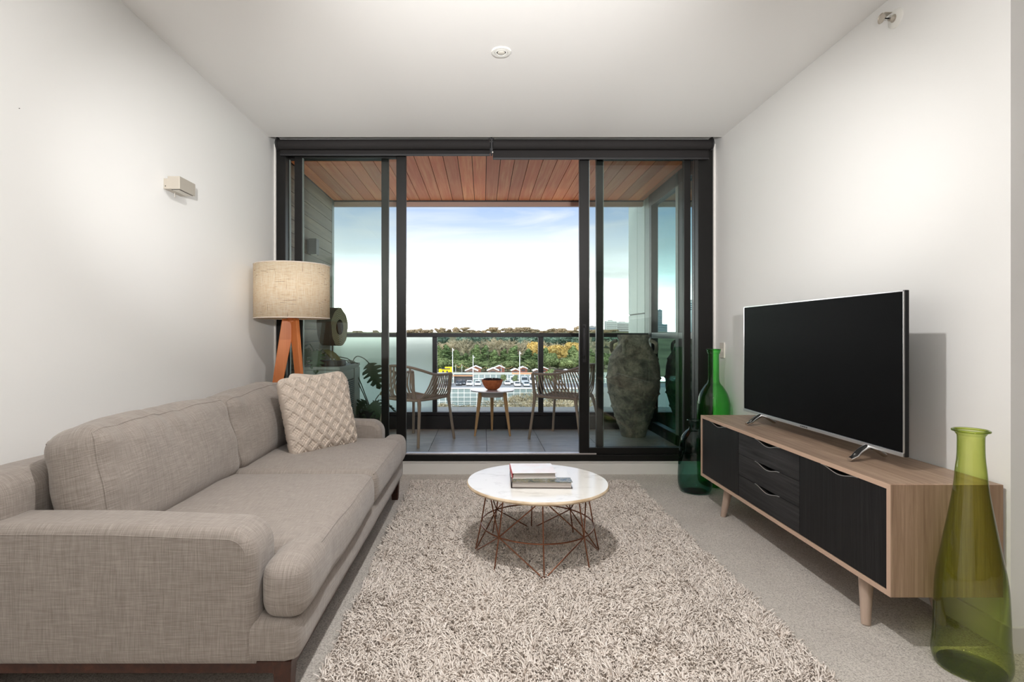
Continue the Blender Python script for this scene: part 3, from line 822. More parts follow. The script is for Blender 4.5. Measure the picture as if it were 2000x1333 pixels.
# tall jar
jx, jy = ax(1237, 6.3), 6.3
t_ = thing('clay_jar', 'tall weathered clay jar with ribs and loop handles, behind the door glass', 'jar', (jx, jy, ZB))
S = 6.3 / F
rows = [(653, 30), (657, 31), (663, 28.5), (672, 29.5), (684, 37), (698, 44.5), (715, 48.5), (738, 50.2), (755, 50), (775, 46.5), (795, 40.5), (815, 34.5), (835, 28), (850, 23.5), (853, 22)]
zs = lambda yy: (853 - yy) / 200 * 1.2
pts = sorted((zs(yy), rr * S) for yy, rr in rows)
prof = []
for i in range(len(pts) - 1):
    for k in range(6):
        u = k / 6; z_ = pts[i][0] + (pts[i + 1][0] - pts[i][0]) * u; r_ = pts[i][1] + (pts[i + 1][1] - pts[i][1]) * u
        for ry in (700, 738, 768, 795, 814, 827):
            r_ += .016 * math.exp(-((z_ - zs(ry)) / .010) ** 2)
        prof.append((r_, z_))
prof += [(30 * S, 1.2), (24 * S, 1.195), (24 * S, 1.1)]
mb = MB().lathe(prof, 48)
mb.v = [(x + mnoise.noise(Vector((x * 5, y * 5, z_ * 5))) * .008, y + mnoise.noise(Vector((x * 5 + 9, y * 5, z_ * 5))) * .008, z_) for x, y, z_ in mb.v]
mb.build('jar_body', 'aged_clay', t_, True, sharp=70)
for an in (R(-128), R(-35), R(55), R(145)):
    a = Vector((math.cos(an), math.sin(an), 0))
    MB().tube(smooth_path([a * .20 + Vector((0, 0, 1.13)), a * .262 + Vector((0, 0, 1.10)), a * .272 + Vector((0, 0, 1.03)), a * .255 + Vector((0, 0, .985))]), .022, 8).build('handle', 'aged_clay', t_, True)

# ------------------------------------------------------------------ sofa
SY0, SY1 = 1.53, 3.60
sofa = thing('sofa', 'long grey linen two-cushion sofa on a walnut frame against the wall', 'sofa', (-1.1, 2.565, 0))
OX, OY = -1.1, 2.565
def S_(x, y, z): return (x - OX, y - OY, z)
def part(name, x0, x1, y0, y1, z0, z1, r, n, mat='grey_linen', parent=sofa, **kw):
    o = rounded((x1 - x0, y1 - y0, z1 - z0), r, n, **kw).build(name, mat, parent, True, sharp=80)
    o.location = S_((x0 + x1) / 2, (y0 + y1) / 2, (z0 + z1) / 2); return o
# wooden frame
for (x0, x1, y0, y1) in ((-.60, -.56, SY0 + .02, SY1 - .02), (-1.6, -1.56, SY0 + .02, SY1 - .02)):
    MB().box(x0 - OX, x1 - OX, y0 - OY, y1 - OY, .112, .148).build('frame_rail', 'walnut_frame', sofa, bevel=.003)
for (y0, y1) in ((SY0 + .02, SY0 + .06), (SY1 - .06, SY1 - .02)):
    MB().box(-1.56 - OX, -.60 - OX, y0 - OY, y1 - OY, .112, .148).build('frame_rail', 'walnut_frame', sofa, bevel=.003)
for (x, y) in ((-.585, SY0 + .045), (-.585, SY1 - .045), (-1.575, SY0 + .045), (-1.575, SY1 - .045)):
    mb = MB(); a, b = .020, .028
    vs = [(sx * a, sy * a, 0) for sx, sy in ((-1, -1), (1, -1), (1, 1), (-1, 1))] + [(sx * b, sy * b, .15) for sx, sy in ((-1, -1), (1, -1), (1, 1), (-1, 1))]
    mb.add(vs, [(0, 3, 2, 1), (4, 5, 6, 7), (0, 1, 5, 4), (1, 2, 6, 5), (2, 3, 7, 6), (3, 0, 4, 7)]).build('leg', 'walnut_frame', sofa, bevel=.003, loc=S_(x, y, 0))
part('base', -1.6, -.535, SY0 + .005, SY1 - .005, .142, .275, .035, (14, 30, 8), bulge=(.006, 0, 0), amp=.003)
# arms: side profile rounded at the front top corner
def arm(y0, y1, outer):
    x0, x1, z0, z1, rc = -1.62, -.655, .138, .548, .085
    def prof(g):
        p = [(x0 + g, z0 + g), (x1 - g, z0 + g)]
        for k in range(0, 11):
            a = math.pi / 2 * k / 10
            p.append((x1 - rc + (rc - g) * math.cos(a), z1 - .012 - rc + (rc - g) * math.sin(a)))
        p += [(x1 - .4, z1 - g), (x0 + .3, z1 - g + .002), (x0 + g, z1 - g)]
        return p
    steps = []
    N = 5; rr = .036
    for k in range(N + 1):
        a = math.pi / 2 * k / N; steps.append((y0 + rr * (1 - math.sin(a)), rr * (1 - math.cos(a))))
    steps = [(y0 + rr * (1 - math.sin(math.pi / 2 * k / N)), rr * (1 - math.cos(math.pi / 2 * k / N))) for k in range(N, -1, -1)]
    steps += [(y1 - rr * (1 - math.sin(math.pi / 2 * k / N)), rr * (1 - math.cos(math.pi / 2 * k / N))) for k in range(0, N + 1)]
    rings = [[(x - OX, y - OY, z_) for x, z_ in prof(g)] for y, g in steps]
    vs = [p for rg_ in rings for p in rg_]; n_ = len(rings[0]); fs = []
    for i in range(len(rings) - 1):
        for k in range(n_):
            fs.append((i * n_ + k, i * n_ + (k + 1) % n_, (i + 1) * n_ + (k + 1) % n_, (i + 1) * n_ + k))
    fs.append(tuple(range(n_ - 1, -1, -1))); fs.append(tuple((len(rings) - 1) * n_ + k for k in range(n_)))
    o = MB().add(vs, fs).build('arm', 'grey_linen', sofa, True, sharp=60)
    yy = outer - OY
    sp = [(x - OX, yy, z_) for x, z_ in prof(.027)][1:]
    MB().tube(sp, .0028, 6).build('seam', 'grey_linen', o, True)
    return o
arm(SY0, SY0 + .17, SY0 + .003); arm(SY1 - .15, SY1, SY1 - .15 + .003)
# back frame
part('back_frame', XL + .014, -1.42, SY0 + .01, SY1 - .01, .14, .675, .075, (10, 30, 14), amp=.004)
# seat cushions with the front corner carried round the arm
def seat(y0, y1, tongue):
    x0, x1, z0, z1 = -1.42, -.515, .262, .437
    mb = rounded((x1 - x0, y1 - y0, z1 - z0), .05, (30, 36, 10), bulge=(.008, .004, .018), amp=.004, nscale=5, seed=y0)
    mb.v = [(a + (x0 + x1) / 2 - OX, b + (y0 + y1) / 2 - OY, c + (z0 + z1) / 2) for a, b, c in mb.v]
    sm_path = edge_path(mb, x=1, z=1)
    ta, tb = tongue
    m2 = rounded((.135, tb - ta, z1 - z0 - .004), .045, (10, 14, 10), bulge=(.008, .012, .008), amp=.003, seed=y1)
    m2.v = [(a + x1 - .0675 - OX, b + (ta + tb) / 2 - OY, c + (z0 + z1) / 2) for a, b, c in m2.v]
    mb.add(m2.v, m2.f)
    o = mb.build('seat_cushion', 'grey_linen', sofa, True, sharp=180)
    rm = o.modifiers.new('join', 'REMESH'); rm.mode = 'VOXEL'; rm.voxel_size = .012; rm.use_smooth_shade = True
    MB().tube([(p[0], p[1], p[2]) for p in sm_path], .0026, 6).build('seam', 'grey_linen', o, True)
    sm = o.modifiers.new('soften', 'SMOOTH'); sm.iterations = 6; sm.factor = .5
    return o
seat(SY0 + .165, 2.572, (SY0 + .012, SY0 + .30)); seat(2.58, SY1 - .145, (SY1 - .28, SY1 - .01))
# back cushions
def back(y0, y1, seed):
    L = y1 - y0
    def wr(P):
        top = max(0.0, P.z / .2)          # gathered creases along the crown
        w = math.sin(P.y * 38 + 2.2 * math.sin(P.y * 9 + seed)) * math.exp(-((P.z - .16) / .07) ** 2) * (.5 + .5 * mnoise.noise(Vector((P.y * 6, seed, 0))))
        P = P + Vector((w * .008 + .0, 0, w * .004))
        e = math.exp(-(((abs(P.y) - L / 2 + .06)) / .06) ** 2)
        P = P + Vector((math.sin(P.z * 40 + P.x * 20) * .004 * e, 0, 0))
        return P
    mb = rounded((.21, L, .40), .075, (14, 64, 26), bulge=(.04, .025, .018), amp=.012, nscale=4.5, seed=seed, crease=wr)
    o = mb.build('back_cushion', 'grey_linen', sofa, True, sharp=180)
    o.location = S_(-1.305, (y0 + y1) / 2, .595); o.rotation_euler = (0, R(-13), 0)
    for fx in (dict(x=1, z=1), dict(x=1, y=-1), dict(x=-1, z=1)):
        MB().tube(edge_path(mb, **fx), .0026, 6).build('seam', 'grey_linen', o, True)
    return o
back(1.70, 2.60, 1.3); back(2.60, 3.46, 4.1)

# scatter cushions
def throw(label, size, T, loc, rot, mac):
    N = 190 if mac else 40
    vs, fs = [], []
    def thick(u, v):
        return T / 2 * max(0.0, (1 - abs(u) ** 2.6) * (1 - abs(v) ** 2.6)) ** .48
    def relief(u, v):
        if not mac: return 0.004 * math.sin((u * 1.0 + abs(v)) * 60)
        a, b = (u + v * .96) * 2.9, (u - v * .96) * 2.9
        def cord(t):
            f = abs((t % 1.0) - .5) * 2       # 1 on the cell border
            dd = (1 - f) * .5
            return max(math.exp(-((dd - .035) / .028) ** 2), math.exp(-((dd - .115) / .028) ** 2))
        g = max(cord(a), cord(b))
        kn = (.5 + .5 * math.sin(a * 2 * math.pi * 5.0)) * (.5 + .5 * math.sin(b * 2 * math.pi * 5.0))
        return .012 * g + .0075 * kn * (1 - g)
    for sgn in (1, -1):
        base_i = len(vs)
        for i in range(N + 1):
            for j in range(N + 1):
                u, v = -1 + 2 * i / N, -1 + 2 * j / N
                pin = 1 - .055 * (1 - u * u) * abs(v) ** 3; pin2 = 1 - .055 * (1 - v * v) * abs(u) ** 3
                h_ = thick(u, v); e = min(1, h_ / (T * .12))
                rc_ = 1 - .085 * abs(u * v) ** 7
                vs.append((rc_ * u * size / 2 * pin2, sgn * (h_ + relief(u, v) * e), rc_ * v * size / 2 * pin))
        for i in range(N):
            for j in range(N):
                a = base_i + i * (N + 1) + j; q = (a, a + N + 1, a + N + 2, a + 1)
                fs.append(q if sgn < 0 else tuple(reversed(q)))
    mb = MB().add(vs, fs)
    o = mb.mesh('scatter_cushion', 'cream_cotton', True, 180)
    import bmesh
    bm = bmesh.new(); bm.from_mesh(o); bmesh.ops.remove_doubles(bm, verts=bm.verts, dist=.0006); bm.to_mesh(o); bm.free()
    ob = bpy.data.objects.new('scatter_cushion', o); C.objects.link(ob); ob.location = loc; ob.rotation_euler = rot
    return tag(ob, label, 'cushion', 'cream scatter cushions on the sofa')
throw('cream macrame cushion with knotted diamond pattern, in front on the sofa', .47, .15, (-.955, 3.10, .645), (R(-14), R(-3), R(54)), True)
throw('cream ribbed cushion half hidden behind the macrame cushion', .46, .13, (-.985, 3.275, .64), (R(-16), R(5), R(55)), False)

# ------------------------------------------------------------------ floor lamp
lx, ly = ax(571, 3.78), 3.78
t_ = thing('floor_lamp', 'tripod floor lamp with drum burlap shade and orange timber legs', 'lamp', (lx, ly, 0))
zb_, ztp, rs = az(622, 3.78 - .12), az(519, 3.78), .256
mb = MB().lathe([(rs, zb_), (rs, ztp)], 64, cap0=False, cap1=False)
sh = mb.build('lamp_shade', 'burlap', t_, True)
so = sh.modifiers.new('thickness', 'SOLIDIFY'); so.thickness = .003
for zz in (zb_ + .003, ztp - .003):
    MB().tube([(math.cos(2 * math.pi * k / 48) * (rs - .001), math.sin(2 * math.pi * k / 48) * (rs - .001), zz) for k in range(48)], .004, 6, True).build('shade_rim', 'cream_cotton', t_, True)
for k in range(3):
    an = R(30 + 120 * k)
    MB().tube([(0, 0, ztp - .08), (math.cos(an) * (rs - .004), math.sin(an) * (rs - .004), ztp - .01)], .002, 5).build('shade_spoke', 'white_enamel', t_)
MB().lathe([(.018, zb_ - .01), (.018, zb_ + .09), (.028, zb_ + .12), (.04, zb_ + .17), (.03, zb_ + .21), (0, zb_ + .225)], 20, cap1=False).build('bulb', 'lens_white', t_, True)
MB().lathe([(.035, zb_ - .02), (.035, zb_ + .01)], 20).build('hub', 'orange_leg_wood', t_, True)
for an in (R(200), R(320), R(80)):
    a = Vector((math.cos(an), math.sin(an), 0)); b = Vector((-math.sin(an), math.cos(an), 0))
    p0, p1 = a * .225, a * .022 + Vector((0, 0, zb_))
    vs = []
    for p, hw, ht in ((p0, .016, .013), (p1, .046, .013)):
        for (sa, sb) in ((-1, -1), (1, -1), (1, 1), (-1, 1)): vs.append(p + a * (sa * hw) + b * (sb * ht))
    MB().add(vs, [(0, 3, 2, 1), (4, 5, 6, 7), (0, 1, 5, 4), (1, 2, 6, 5), (2, 3, 7, 6), (3, 0, 4, 7)]).build('leg', 'orange_leg_wood', t_, bevel=.003)

# ------------------------------------------------------------------ rug
RX0, RX1, RY0, RY1 = -.515, 1.10, 1.60, 3.90
rug = thing('shag_rug', 'cream shaggy pile rug under the coffee table', 'rug', ((RX0 + RX1) / 2, (RY0 + RY1) / 2, 0))
rw, rl = RX1 - RX0, RY1 - RY0
box('backing', 'rug_backing', -rw / 2, rw / 2, -rl / 2, rl / 2, .002, .014, rug, .004)
def yarns(n):
    x = rng.uniform(-rw / 2, rw / 2, n); y = rng.uniform(-rl / 2, rl / 2, n)
    g = 40
    ang0 = rng.uniform(0, 2 * np.pi, (g, g)); ang1 = rng.uniform(0, 2 * np.pi, (8, 8))
    ix = np.clip(((x / rw + .5) * g).astype(int), 0, g - 1); iy = np.clip(((y / rl + .5) * g).astype(int), 0, g - 1)
    jx = np.clip(((x / rw + .5) * 8).astype(int), 0, 7); jy = np.clip(((y / rl + .5) * 8).astype(int), 0, 7)
    an = ang0[ix, iy] + rng.normal(0, .9, n)
    dx = np.cos(an) + .5 * np.cos(ang1[jx, jy]); dy = np.sin(an) + .5 * np.sin(ang1[jx, jy])
    nl = np.sqrt(dx * dx + dy * dy) + 1e-6; dx, dy = dx / nl, dy / nl
    L = rng.uniform(.011, .026, n); hgt = rng.uniform(.026, .040, n) + .006 * np.sin(x * 9 + 2 * np.sin(y * 7)) * np.sin(y * 8)
    rad = rng.uniform(.0021, .0032, n)
    c = [np.stack([x, y, np.full(n, .012)], 1),
         np.stack([x + dx * L * .25, y + dy * L * .25, hgt * .72], 1),
         np.stack([x + dx * L * .8, y + dy * L * .8, hgt], 1),
         np.stack([x + dx * L * 1.25, y + dy * L * 1.25, hgt * .86], 1)]
    px_, py_ = -dy, dx
    rsc = [1.1, 1.15, 1.0]
    verts = np.zeros((n, 13, 3))
    for k in range(3):
        t_v = c[k + 1] - c[k]; t_v /= np.linalg.norm(t_v, axis=1, keepdims=True)
        sd = np.stack([px_, py_, np.zeros(n)], 1)
        nn = np.cross(t_v, sd)
        for q, (a, b) in enumerate(((1, 0), (0, 1), (-1, 0), (0, -1))):
            verts[:, k * 4 + q] = c[k] + (sd * a + nn * b) * (rad * rsc[k])[:, None]
    verts[:, 12] = c[3]
    fq = []
    for k in range(2):
        for q in range(4):
            fq.append((k * 4 + q, k * 4 + (q + 1) % 4, k * 4 + 4 + (q + 1) % 4, k * 4 + 4 + q))
    ft = [(8 + q, 8 + (q + 1) % 4, 12) for q in range(4)]
    off = (np.arange(n) * 13)[:, None, None]
    quads = (np.array(fq)[None] + off).reshape(-1, 4); tris = (np.array(ft)[None] + off).reshape(-1, 3)
    me = bpy.data.meshes.new('pile')
    me.vertices.add(n * 13); me.vertices.foreach_set('co', verts.reshape(-1))
    nl_ = quads.size + tris.size
    me.loops.add(nl_); me.loops.foreach_set('vertex_index', np.concatenate([quads.reshape(-1), tris.reshape(-1)]).astype(np.int32))
    npoly = len(quads) + len(tris); me.polygons.add(npoly)
    tot = np.concatenate([np.full(len(quads), 4), np.full(len(tris), 3)]).astype(np.int32)
    me.polygons.foreach_set('loop_start', np.concatenate([[0], np.cumsum(tot)[:-1]]).astype(np.int32))
    me.polygons.foreach_set('use_smooth', np.ones(npoly, dtype=bool))
    me.update(calc_edges=True); me.validate()
    at_ = me.attributes.new('tone', 'FLOAT', 'POINT')
    at_.data.foreach_set('value', np.repeat(np.clip(rng.normal(.5, .25, n), 0, 1), 13).astype(np.float32))
    me.materials.append(MAT['shag_yarn'])
    o = bpy.data.objects.new('pile', me); C.objects.link(o); o.parent = rug; o['kind'] = 'stuff'; return o
yarns(92000)

# ------------------------------------------------------------------ coffee table and books
kx, ky, TZ = ax(1049, 2.65), 2.65, .373
t_ = thing('coffee_table', 'round white marble coffee table on a copper wire base', 'table', (kx, ky, 0))
MB().lathe([(.335, TZ - .020), (.346, TZ - .016), (.350, TZ - .009), (.348, TZ - .003), (.3445, TZ)], 96, cap1=False).build('top_edge', 'marble_edge', t_, True)
MB().lathe([(.3445, TZ), (.30, TZ + .0004), (0, TZ + .0004)], 96, cap0=False, cap1=False).build('table_top', 'white_marble', t_, True)
ztop, zmid, zlow, rt_, rm_, rl_ = TZ - .020, .165, .022, .245, .278, .308
def ring(name, r_, z_, rad, mat):
    MB().tube([(math.cos(2 * math.pi * k / 64) * r_, math.sin(2 * math.pi * k / 64) * r_, z_) for k in range(64)], rad, 8, True).build(name, mat, t_, True)
ring('top_ring', rt_, ztop - .002, .003, 'copper_wire'); ring('middle_ring', rm_, zmid, .0034, 'copper_wire'); ring('bottom_ring', rl_, zlow, .0034, 'polished_wire')
pt = lambda an, r_, z_: (math.cos(an) * r_, math.sin(an) * r_, z_)
for k in range(8):
    an = R(45 * k)
    MB().tube([pt(an, rt_, ztop), pt(an, rm_, zmid), pt(an, rl_, zlow)], .0032, 8).build('wire', 'copper_wire', t_, True)
    if k % 2:
        for s_ in (-1, 1):
            a2 = an + s_ * R(45)
            MB().tube([pt(an, rm_, zmid), pt(a2, rt_, ztop)], .003, 8).build('wire', 'copper_wire', t_, True)
            MB().tube([pt(an, rm_, zmid), pt(a2, rl_, zlow)], .003, 8).build('wire', 'copper_wire', t_, True)

def book(label, cx, yf, yb, w, z0, th, cov, board, rz, red=False):
    t_ = thing('book', label, 'book', (cx, (yf + yb) / 2, z0), rz, 'books on the coffee table')
    dd = yb - yf; hw, hd = w / 2, dd / 2
    MB().box(-hw, hw, -hd, hd, 0, .0025).build('back_cover', board, t_, bevel=.0006)
    MB().box(-hw, hw, -hd, hd, th - .0025, th).build('front_cover', cov, t_, bevel=.0006)
    MB().box(-hw + .004, hw - .006, -hd + .005, hd - .005, .0025, th - .0025).build('page_block', 'book_pages', t_)
    MB().box(-hw - .0022, -hw, -hd, hd, 0, th).build('spine', 'book_red' if red else board, t_, bevel=.001)
zb1 = TZ + .0012
book('large hardback book with a photo on its cover, lying on the coffee table', ax(1060, 2.51), 2.51, 2.755, .288, zb1, .031, 'book_cover_photo', 'book_board_dark', R(-1.5))
book('smaller white-covered book lying on top of the large hardback', ax(1043.5, 2.565), 2.565, 2.755, .212, zb1 + .0315, .0275, 'book_cover_white', 'book_cover_white', R(1), True)

# ------------------------------------------------------------------ media console
UX, UY0, UY1, UZ0, UZ1 = 1.422, 1.858, 3.475, .182, .575
con = thing('media_console', 'low oak media console with black doors and drawers and tapered legs', 'cabinet', (1.62, (UY0 + UY1) / 2, 0))
QX, QY = 1.62, (UY0 + UY1) / 2
def cp(name, mat, x0, x1, y0, y1, z0, z1, parent=con, bevel=.0015):
    return MB().box(x0 - QX, x1 - QX, y0 - QY, y1 - QY, z0, z1).build(name, mat, parent, bevel=bevel)
XB_ = XR - .013
tk = .018
cp('top_panel', 'oak_veneer_long', UX + .003, XB_, UY0 + tk, UY1 - tk, UZ1 - tk, UZ1, bevel=0)
cp('bottom_panel', 'oak_veneer_long', UX + .003, XB_, UY0 + tk, UY1 - tk, UZ0, UZ0 + tk, bevel=0)
cp('side_panel', 'oak_veneer_upright', UX + .003, XB_, UY0, UY0 + tk, UZ0, UZ1, bevel=0)
cp('side_panel', 'oak_veneer_upright', UX + .003, XB_, UY1 - tk, UY1, UZ0, UZ1, bevel=0)
cp('back_panel', 'unit_dark', XB_ - .008, XB_, UY0 + tk, UY1 - tk, UZ0 + tk, UZ1 - tk)
for (y0, y1, z0, z1) in ((UY0, UY1, UZ1 - tk, UZ1), (UY0, UY1, UZ0, UZ0 + tk), (UY0, UY0 + tk, UZ0 + tk, UZ1 - tk), (UY1 - tk, UY1, UZ0 + tk, UZ1 - tk)):
    cp('edge_band', 'oak_edge', UX, UX + .003, y0, y1, z0, z1, bevel=0)
yA, yB_, yC, yD = UY0 + tk + .002, 2.398, 2.968, UY1 - tk - .002
cp('divider', 'unit_dark', UX + .03, XB_ - .01, yB_ - .008, yB_ + .008, UZ0 + tk, UZ1 - tk)
cp('divider', 'unit_dark', UX + .03, XB_ - .01, yC - .008, yC + .008, UZ0 + tk, UZ1 - tk)
cp('inner_backing', 'unit_dark', UX + .05, UX + .06, UY0 + tk, UY1 - tk, UZ0 + tk, UZ1 - tk)
def front(name, mat, y0, y1, z0, z1, yc, hw, dip):
    """panel whose top edge is scooped for the fingers, with a bright strip along the scoop"""
    prof_ = [(y0, z0), (y1, z0), (y1, z1)]
    sc = []
    for k in range(17):
        u = 1 - 2 * k / 16
        sc.append((yc + u * hw, z1 - dip * (.5 + .5 * math.cos(math.pi * u))))
    prof_ += sc + [(y0, z1)]
    # split into strips so that the scooped face stays a clean surface
    mb = MB(); n_ = len(prof_)
    a = [(UX + .004 - QX, p[0] - QY, p[1]) for p in prof_]; b = [(UX + .022 - QX, p[0] - QY, p[1]) for p in prof_]
    top = [(y1, z1)] + sc + [(y0, z1)]
    vs, fs = [], []
    for (yy, zz) in top:
        for xx in (UX + .004, UX + .022):
            vs += [(xx - QX, yy - QY, z0), (xx - QX, yy - QY, zz)]
    for i in range(len(top) - 1):
        p, q = i * 4, i * 4 + 4
        fs += [(p, p + 1, q + 1, q), (p + 2, q + 2, q + 3, p + 3), (p + 1, p + 3, q + 3, q + 1), (p, q, q + 2, p + 2)]
    e = (len(top) - 1) * 4
    fs += [(0, 2, 3, 1), (e, e + 1, e + 3, e + 2)]
    o = MB().add(vs, fs).build(name, mat, con)
    tb = [(UX + .004 - QX, yy - QY, zz + .0005) for yy, zz in sc]
    s_ = MB().tube(tb, .0020, 6).build('handle_strip', 'silver_strip', o, True); s_['label'] = 'thin bright strip along the finger scoop'
    return o
zf0, zf1 = UZ0 + tk + .002, UZ1 - tk - .002
front('door', 'black_oak_upright', yA, yB_ - .0015, zf0, zf1, 2.135, .11, .017)
front('door', 'black_oak_upright', yC + .0015, yD, zf0, zf1, 3.235, .11, .017)
hz = (zf1 - zf0) / 3
for k in range(3):
    o = front('drawer', 'black_oak_sawn', yB_ + .0015, yC - .0015, zf0 + k * hz + .0012, zf0 + (k + 1) * hz - .0012, 2.675, .115, .019)
for (x, y, sx, sy) in ((1.475, 2.05, -1, -1), (1.475, 3.19, -1, 1), (1.72, 2.05, 1, -1), (1.72, 3.19, 1, 1)):
    MB().tube([(x + sx * .022 - QX, y + sy * .03 - QY, 0), (x - QX, y - QY, UZ0)], [.0155, .026], 20).build('leg', 'pale_leg_wood', con, True)
    MB().tube([(x - QX, y - QY, UZ0 - .006), (x - QX, y - QY, UZ0)], .032, 20).build('leg_plate', 'unit_dark', con, True)

# ------------------------------------------------------------------ television
tv = thing('television', 'large flat black television with thin silver frame on the oak console', 'television', (1.63, 2.68, UZ1))
tx0, tyn, tyf, tz0, tz1 = 1.616, 2.045, 3.30, .628, 1.272
T = lambda x, y, z: (x - 1.63, y - 2.68, z - UZ1)
def tb(name, mat, x0, x1, y0, y1, z0, z1, bevel=.001):
    a, b = T(x0, y0, z0), T(x1, y1, z1)
    return MB().box(a[0], b[0], a[1], b[1], a[2], b[2]).build(name, mat, tv, bevel=bevel)
tb('casing', 'tv_plastic', tx0 + .004, tx0 + .022, tyn, tyf, tz0, tz1, .002)
tb('rear_housing', 'tv_plastic', tx0 + .022, tx0 + .055, tyn + .22, tyf - .22, tz0 + .04, tz1 - .22, .012)
tb('screen', 'screen_black', tx0 + .0005, tx0 + .005, tyn + .008, tyf - .008, tz0 + .018, tz1 - .008)
tb('bottom_strip', 'silver_strip', tx0 - .002, tx0 + .005, tyn, tyf, tz0, tz0 + .016)
tb('top_strip', 'silver_strip', tx0, tx0 + .005, tyn, tyf, tz1 - .006, tz1)
tb('side_strip', 'silver_strip', tx0, tx0 + .005, tyn, tyn + .005, tz0, tz1)
tb('side_strip', 'silver_strip', tx0, tx0 + .005, tyf - .005, tyf, tz0, tz1)
lg = MB()
for k, w_ in enumerate((.006, .004, .006, .005, .006, .004, .006)):
    y_ = 2.700 - k * .0085; a = T(tx0 - .0025, y_, tz0 + .005); lg.box(a[0], a[0] + .001, a[1], a[1] + w_, a[2], a[2] + .006)
lg.build('maker_mark', 'far_dark', tv)
for yy, s_ in ((2.24, 1), (3.10, 1)):
    pts = [T(1.515, yy - .04, UZ1 + .010), T(1.545, yy - .03, UZ1 + .020), T(1.58, yy - .012, UZ1 + .038), T(1.628, yy, UZ1 + .055), T(1.67, yy + .01, UZ1 + .034), T(1.715, yy + .03, UZ1 + .010)]
    MB().tube(smooth_path(pts, 4), [.011] * 4 + [.014] * 8 + [.013] * 8 + [.010], 12, flat=.8).build('foot', 'chrome', tv, True)
    MB().tube([T(1.63, yy, UZ1 + .045), T(1.63, yy, tz0 + .01)], .012, 10).build('foot_post', 'tv_plastic', tv, True)

# ------------------------------------------------------------------ glass bottles
def bottle(label, loc, prof, mat, inner=.93, wobble=0.0):
    t_ = thing('glass_bottle', label, 'bottle', loc, 0, 'green glass bottles around the console')
    pts = []
    pr = [Vector((r_, z_, 0)) for r_, z_ in prof]
    sp = smooth_path(pr, 4)
    prof2 = [(max(p.x, .001), p.y) for p in sp]
    mb = MB().lathe(prof2, 64, cap0=True, cap1=False)
    if wobble:
        mb.v = [(x * (1 + wobble * mnoise.noise(Vector((x * 14, y * 14, z_ * 9)))), y * (1 + wobble * mnoise.noise(Vector((x * 14, y * 14, z_ * 9 + 5)))), z_) for x, y, z_ in mb.v]
    mb.build('glass_body', mat, t_, True, sharp=75)
    rtop, ztop_ = prof[-1]
    MB().tube([(math.cos(2 * math.pi * k / 48) * rtop, math.sin(2 * math.pi * k / 48) * rtop, ztop_) for k in range(48)], .0042, 8, True).build('lip', mat, t_, True)
    rb_ = prof[0][0]
    MB().lathe([(rb_ * .98, .002), (rb_ * 1.0, .012), (rb_ * .7, .020), (0.001, .026)], 48, cap0=True, cap1=True).build('thick_base', mat, t_, True)
    return t_
bottle('tall lime-green glass bottle standing in front of the console end', (1.606, 1.752, 0),
       [(.088, .002), (.099, .014), (.1035, .045), (.1, .09), (.0975, .13), (.096, .2), (.091, .30), (.076, .396), (.060, .494), (.046, .59), (.040, .656), (.036, .70), (.0352, .76), (.0385, .772), (.0465, .784)], 'lime_glass', wobble=.0)
bottle('bright emerald long-necked glass bottle behind the console, against the wall', (1.690, 3.90, 0),
       [(.085, .002), (.104, .02), (.113, .08), (.115, .3), (.115, .56), (.111, .61), (.095, .67), (.066, .72), (.046, .745), (.039, .78), (.038, .88), (.038, .955), (.044, .962), (.044, .97), (.0465, .978), (.047, .99)], 'emerald_glass')
bottle('dark teal squat glass demijohn on the carpet at the console end', (1.487, 3.73, 0),
       [(.075, .002), (.098, .012), (.113, .05), (.116, .12), (.110, .22), (.103, .32), (.094, .375), (.066, .42), (.044, .44), (.040, .465), (.042, .49), (.050, .5)], 'teal_glass')

# ------------------------------------------------------------------ small fittings
d = F * (ZC - CAMZ) / (CY - 101)
t_ = dl = thing('downlight', 'small round white recessed downlight in the ceiling above the coffee table', 'downlight', (ax(979, d), d, ZC), 0, 'recessed downlights')
MB().lathe([(.036, -.002), (.036, -.007), (.050, -.006), (.0535, -.0015), (.0535, 0)], 48, cap0=False, cap1=False).build('trim_ring', 'white_enamel', t_, True)
MB().lathe([(.0365, -.0005), (.0, -.0005)], 40, cap0=False, cap1=False).build('recess', 'dark_gap', t_)
MB().lathe([(.025, -.003), (.026, -.008), (.034, -.007), (.0345, -.002)], 40, cap0=False, cap1=False).build('inner_ring', 'white_enamel', t_, True)
MB().lathe([(.019, -.001), (.0195, -.008), (.014, -.010), (0, -.0102)], 40, cap1=False, cap0=False).build('lens', 'lens_white', t_, True)

for k, (x, y, pw_) in enumerate(((ax(979, d), 1.6, 30), (ax(979, d), .2, 9), (-.55, -.9, 4), (.75, -.9, 4), (ax(979, d), -2.2, 8), (3.0, -2.2, 6))):  # the unlit fitting copied out of view and lit, added for fill
    c_ = copy_tree(dl); c_.location = (x, y, ZC)
    c_['label'] = ['added fill downlight above the near rug end', 'added fill downlight right above the viewer', 'added fill downlight behind the viewer, nearer the sofa wall', 'added fill downlight behind the viewer, away from the sofa wall', 'added fill downlight by the rear wall', 'added fill downlight in the far rear corner'][k]
    ld = bpy.data.lights.new('fill_downlight_lamp', 'AREA'); ld.shape = 'DISK'; ld.size = .09; ld.energy = FILL_DOWNLIGHT_W * pw_; ld.color = FILL_COL
    lo = bpy.data.objects.new('fill_downlight_lamp', ld); C.objects.link(lo); lo.parent = c_; lo.location = (0, 0, -.0125)
d = XR * F / (1750 - CX)
t_ = thing('fire_sprinkler', 'chrome sidewall fire sprinkler high on the wall', 'sprinkler', (XR, d, az(36, d)))
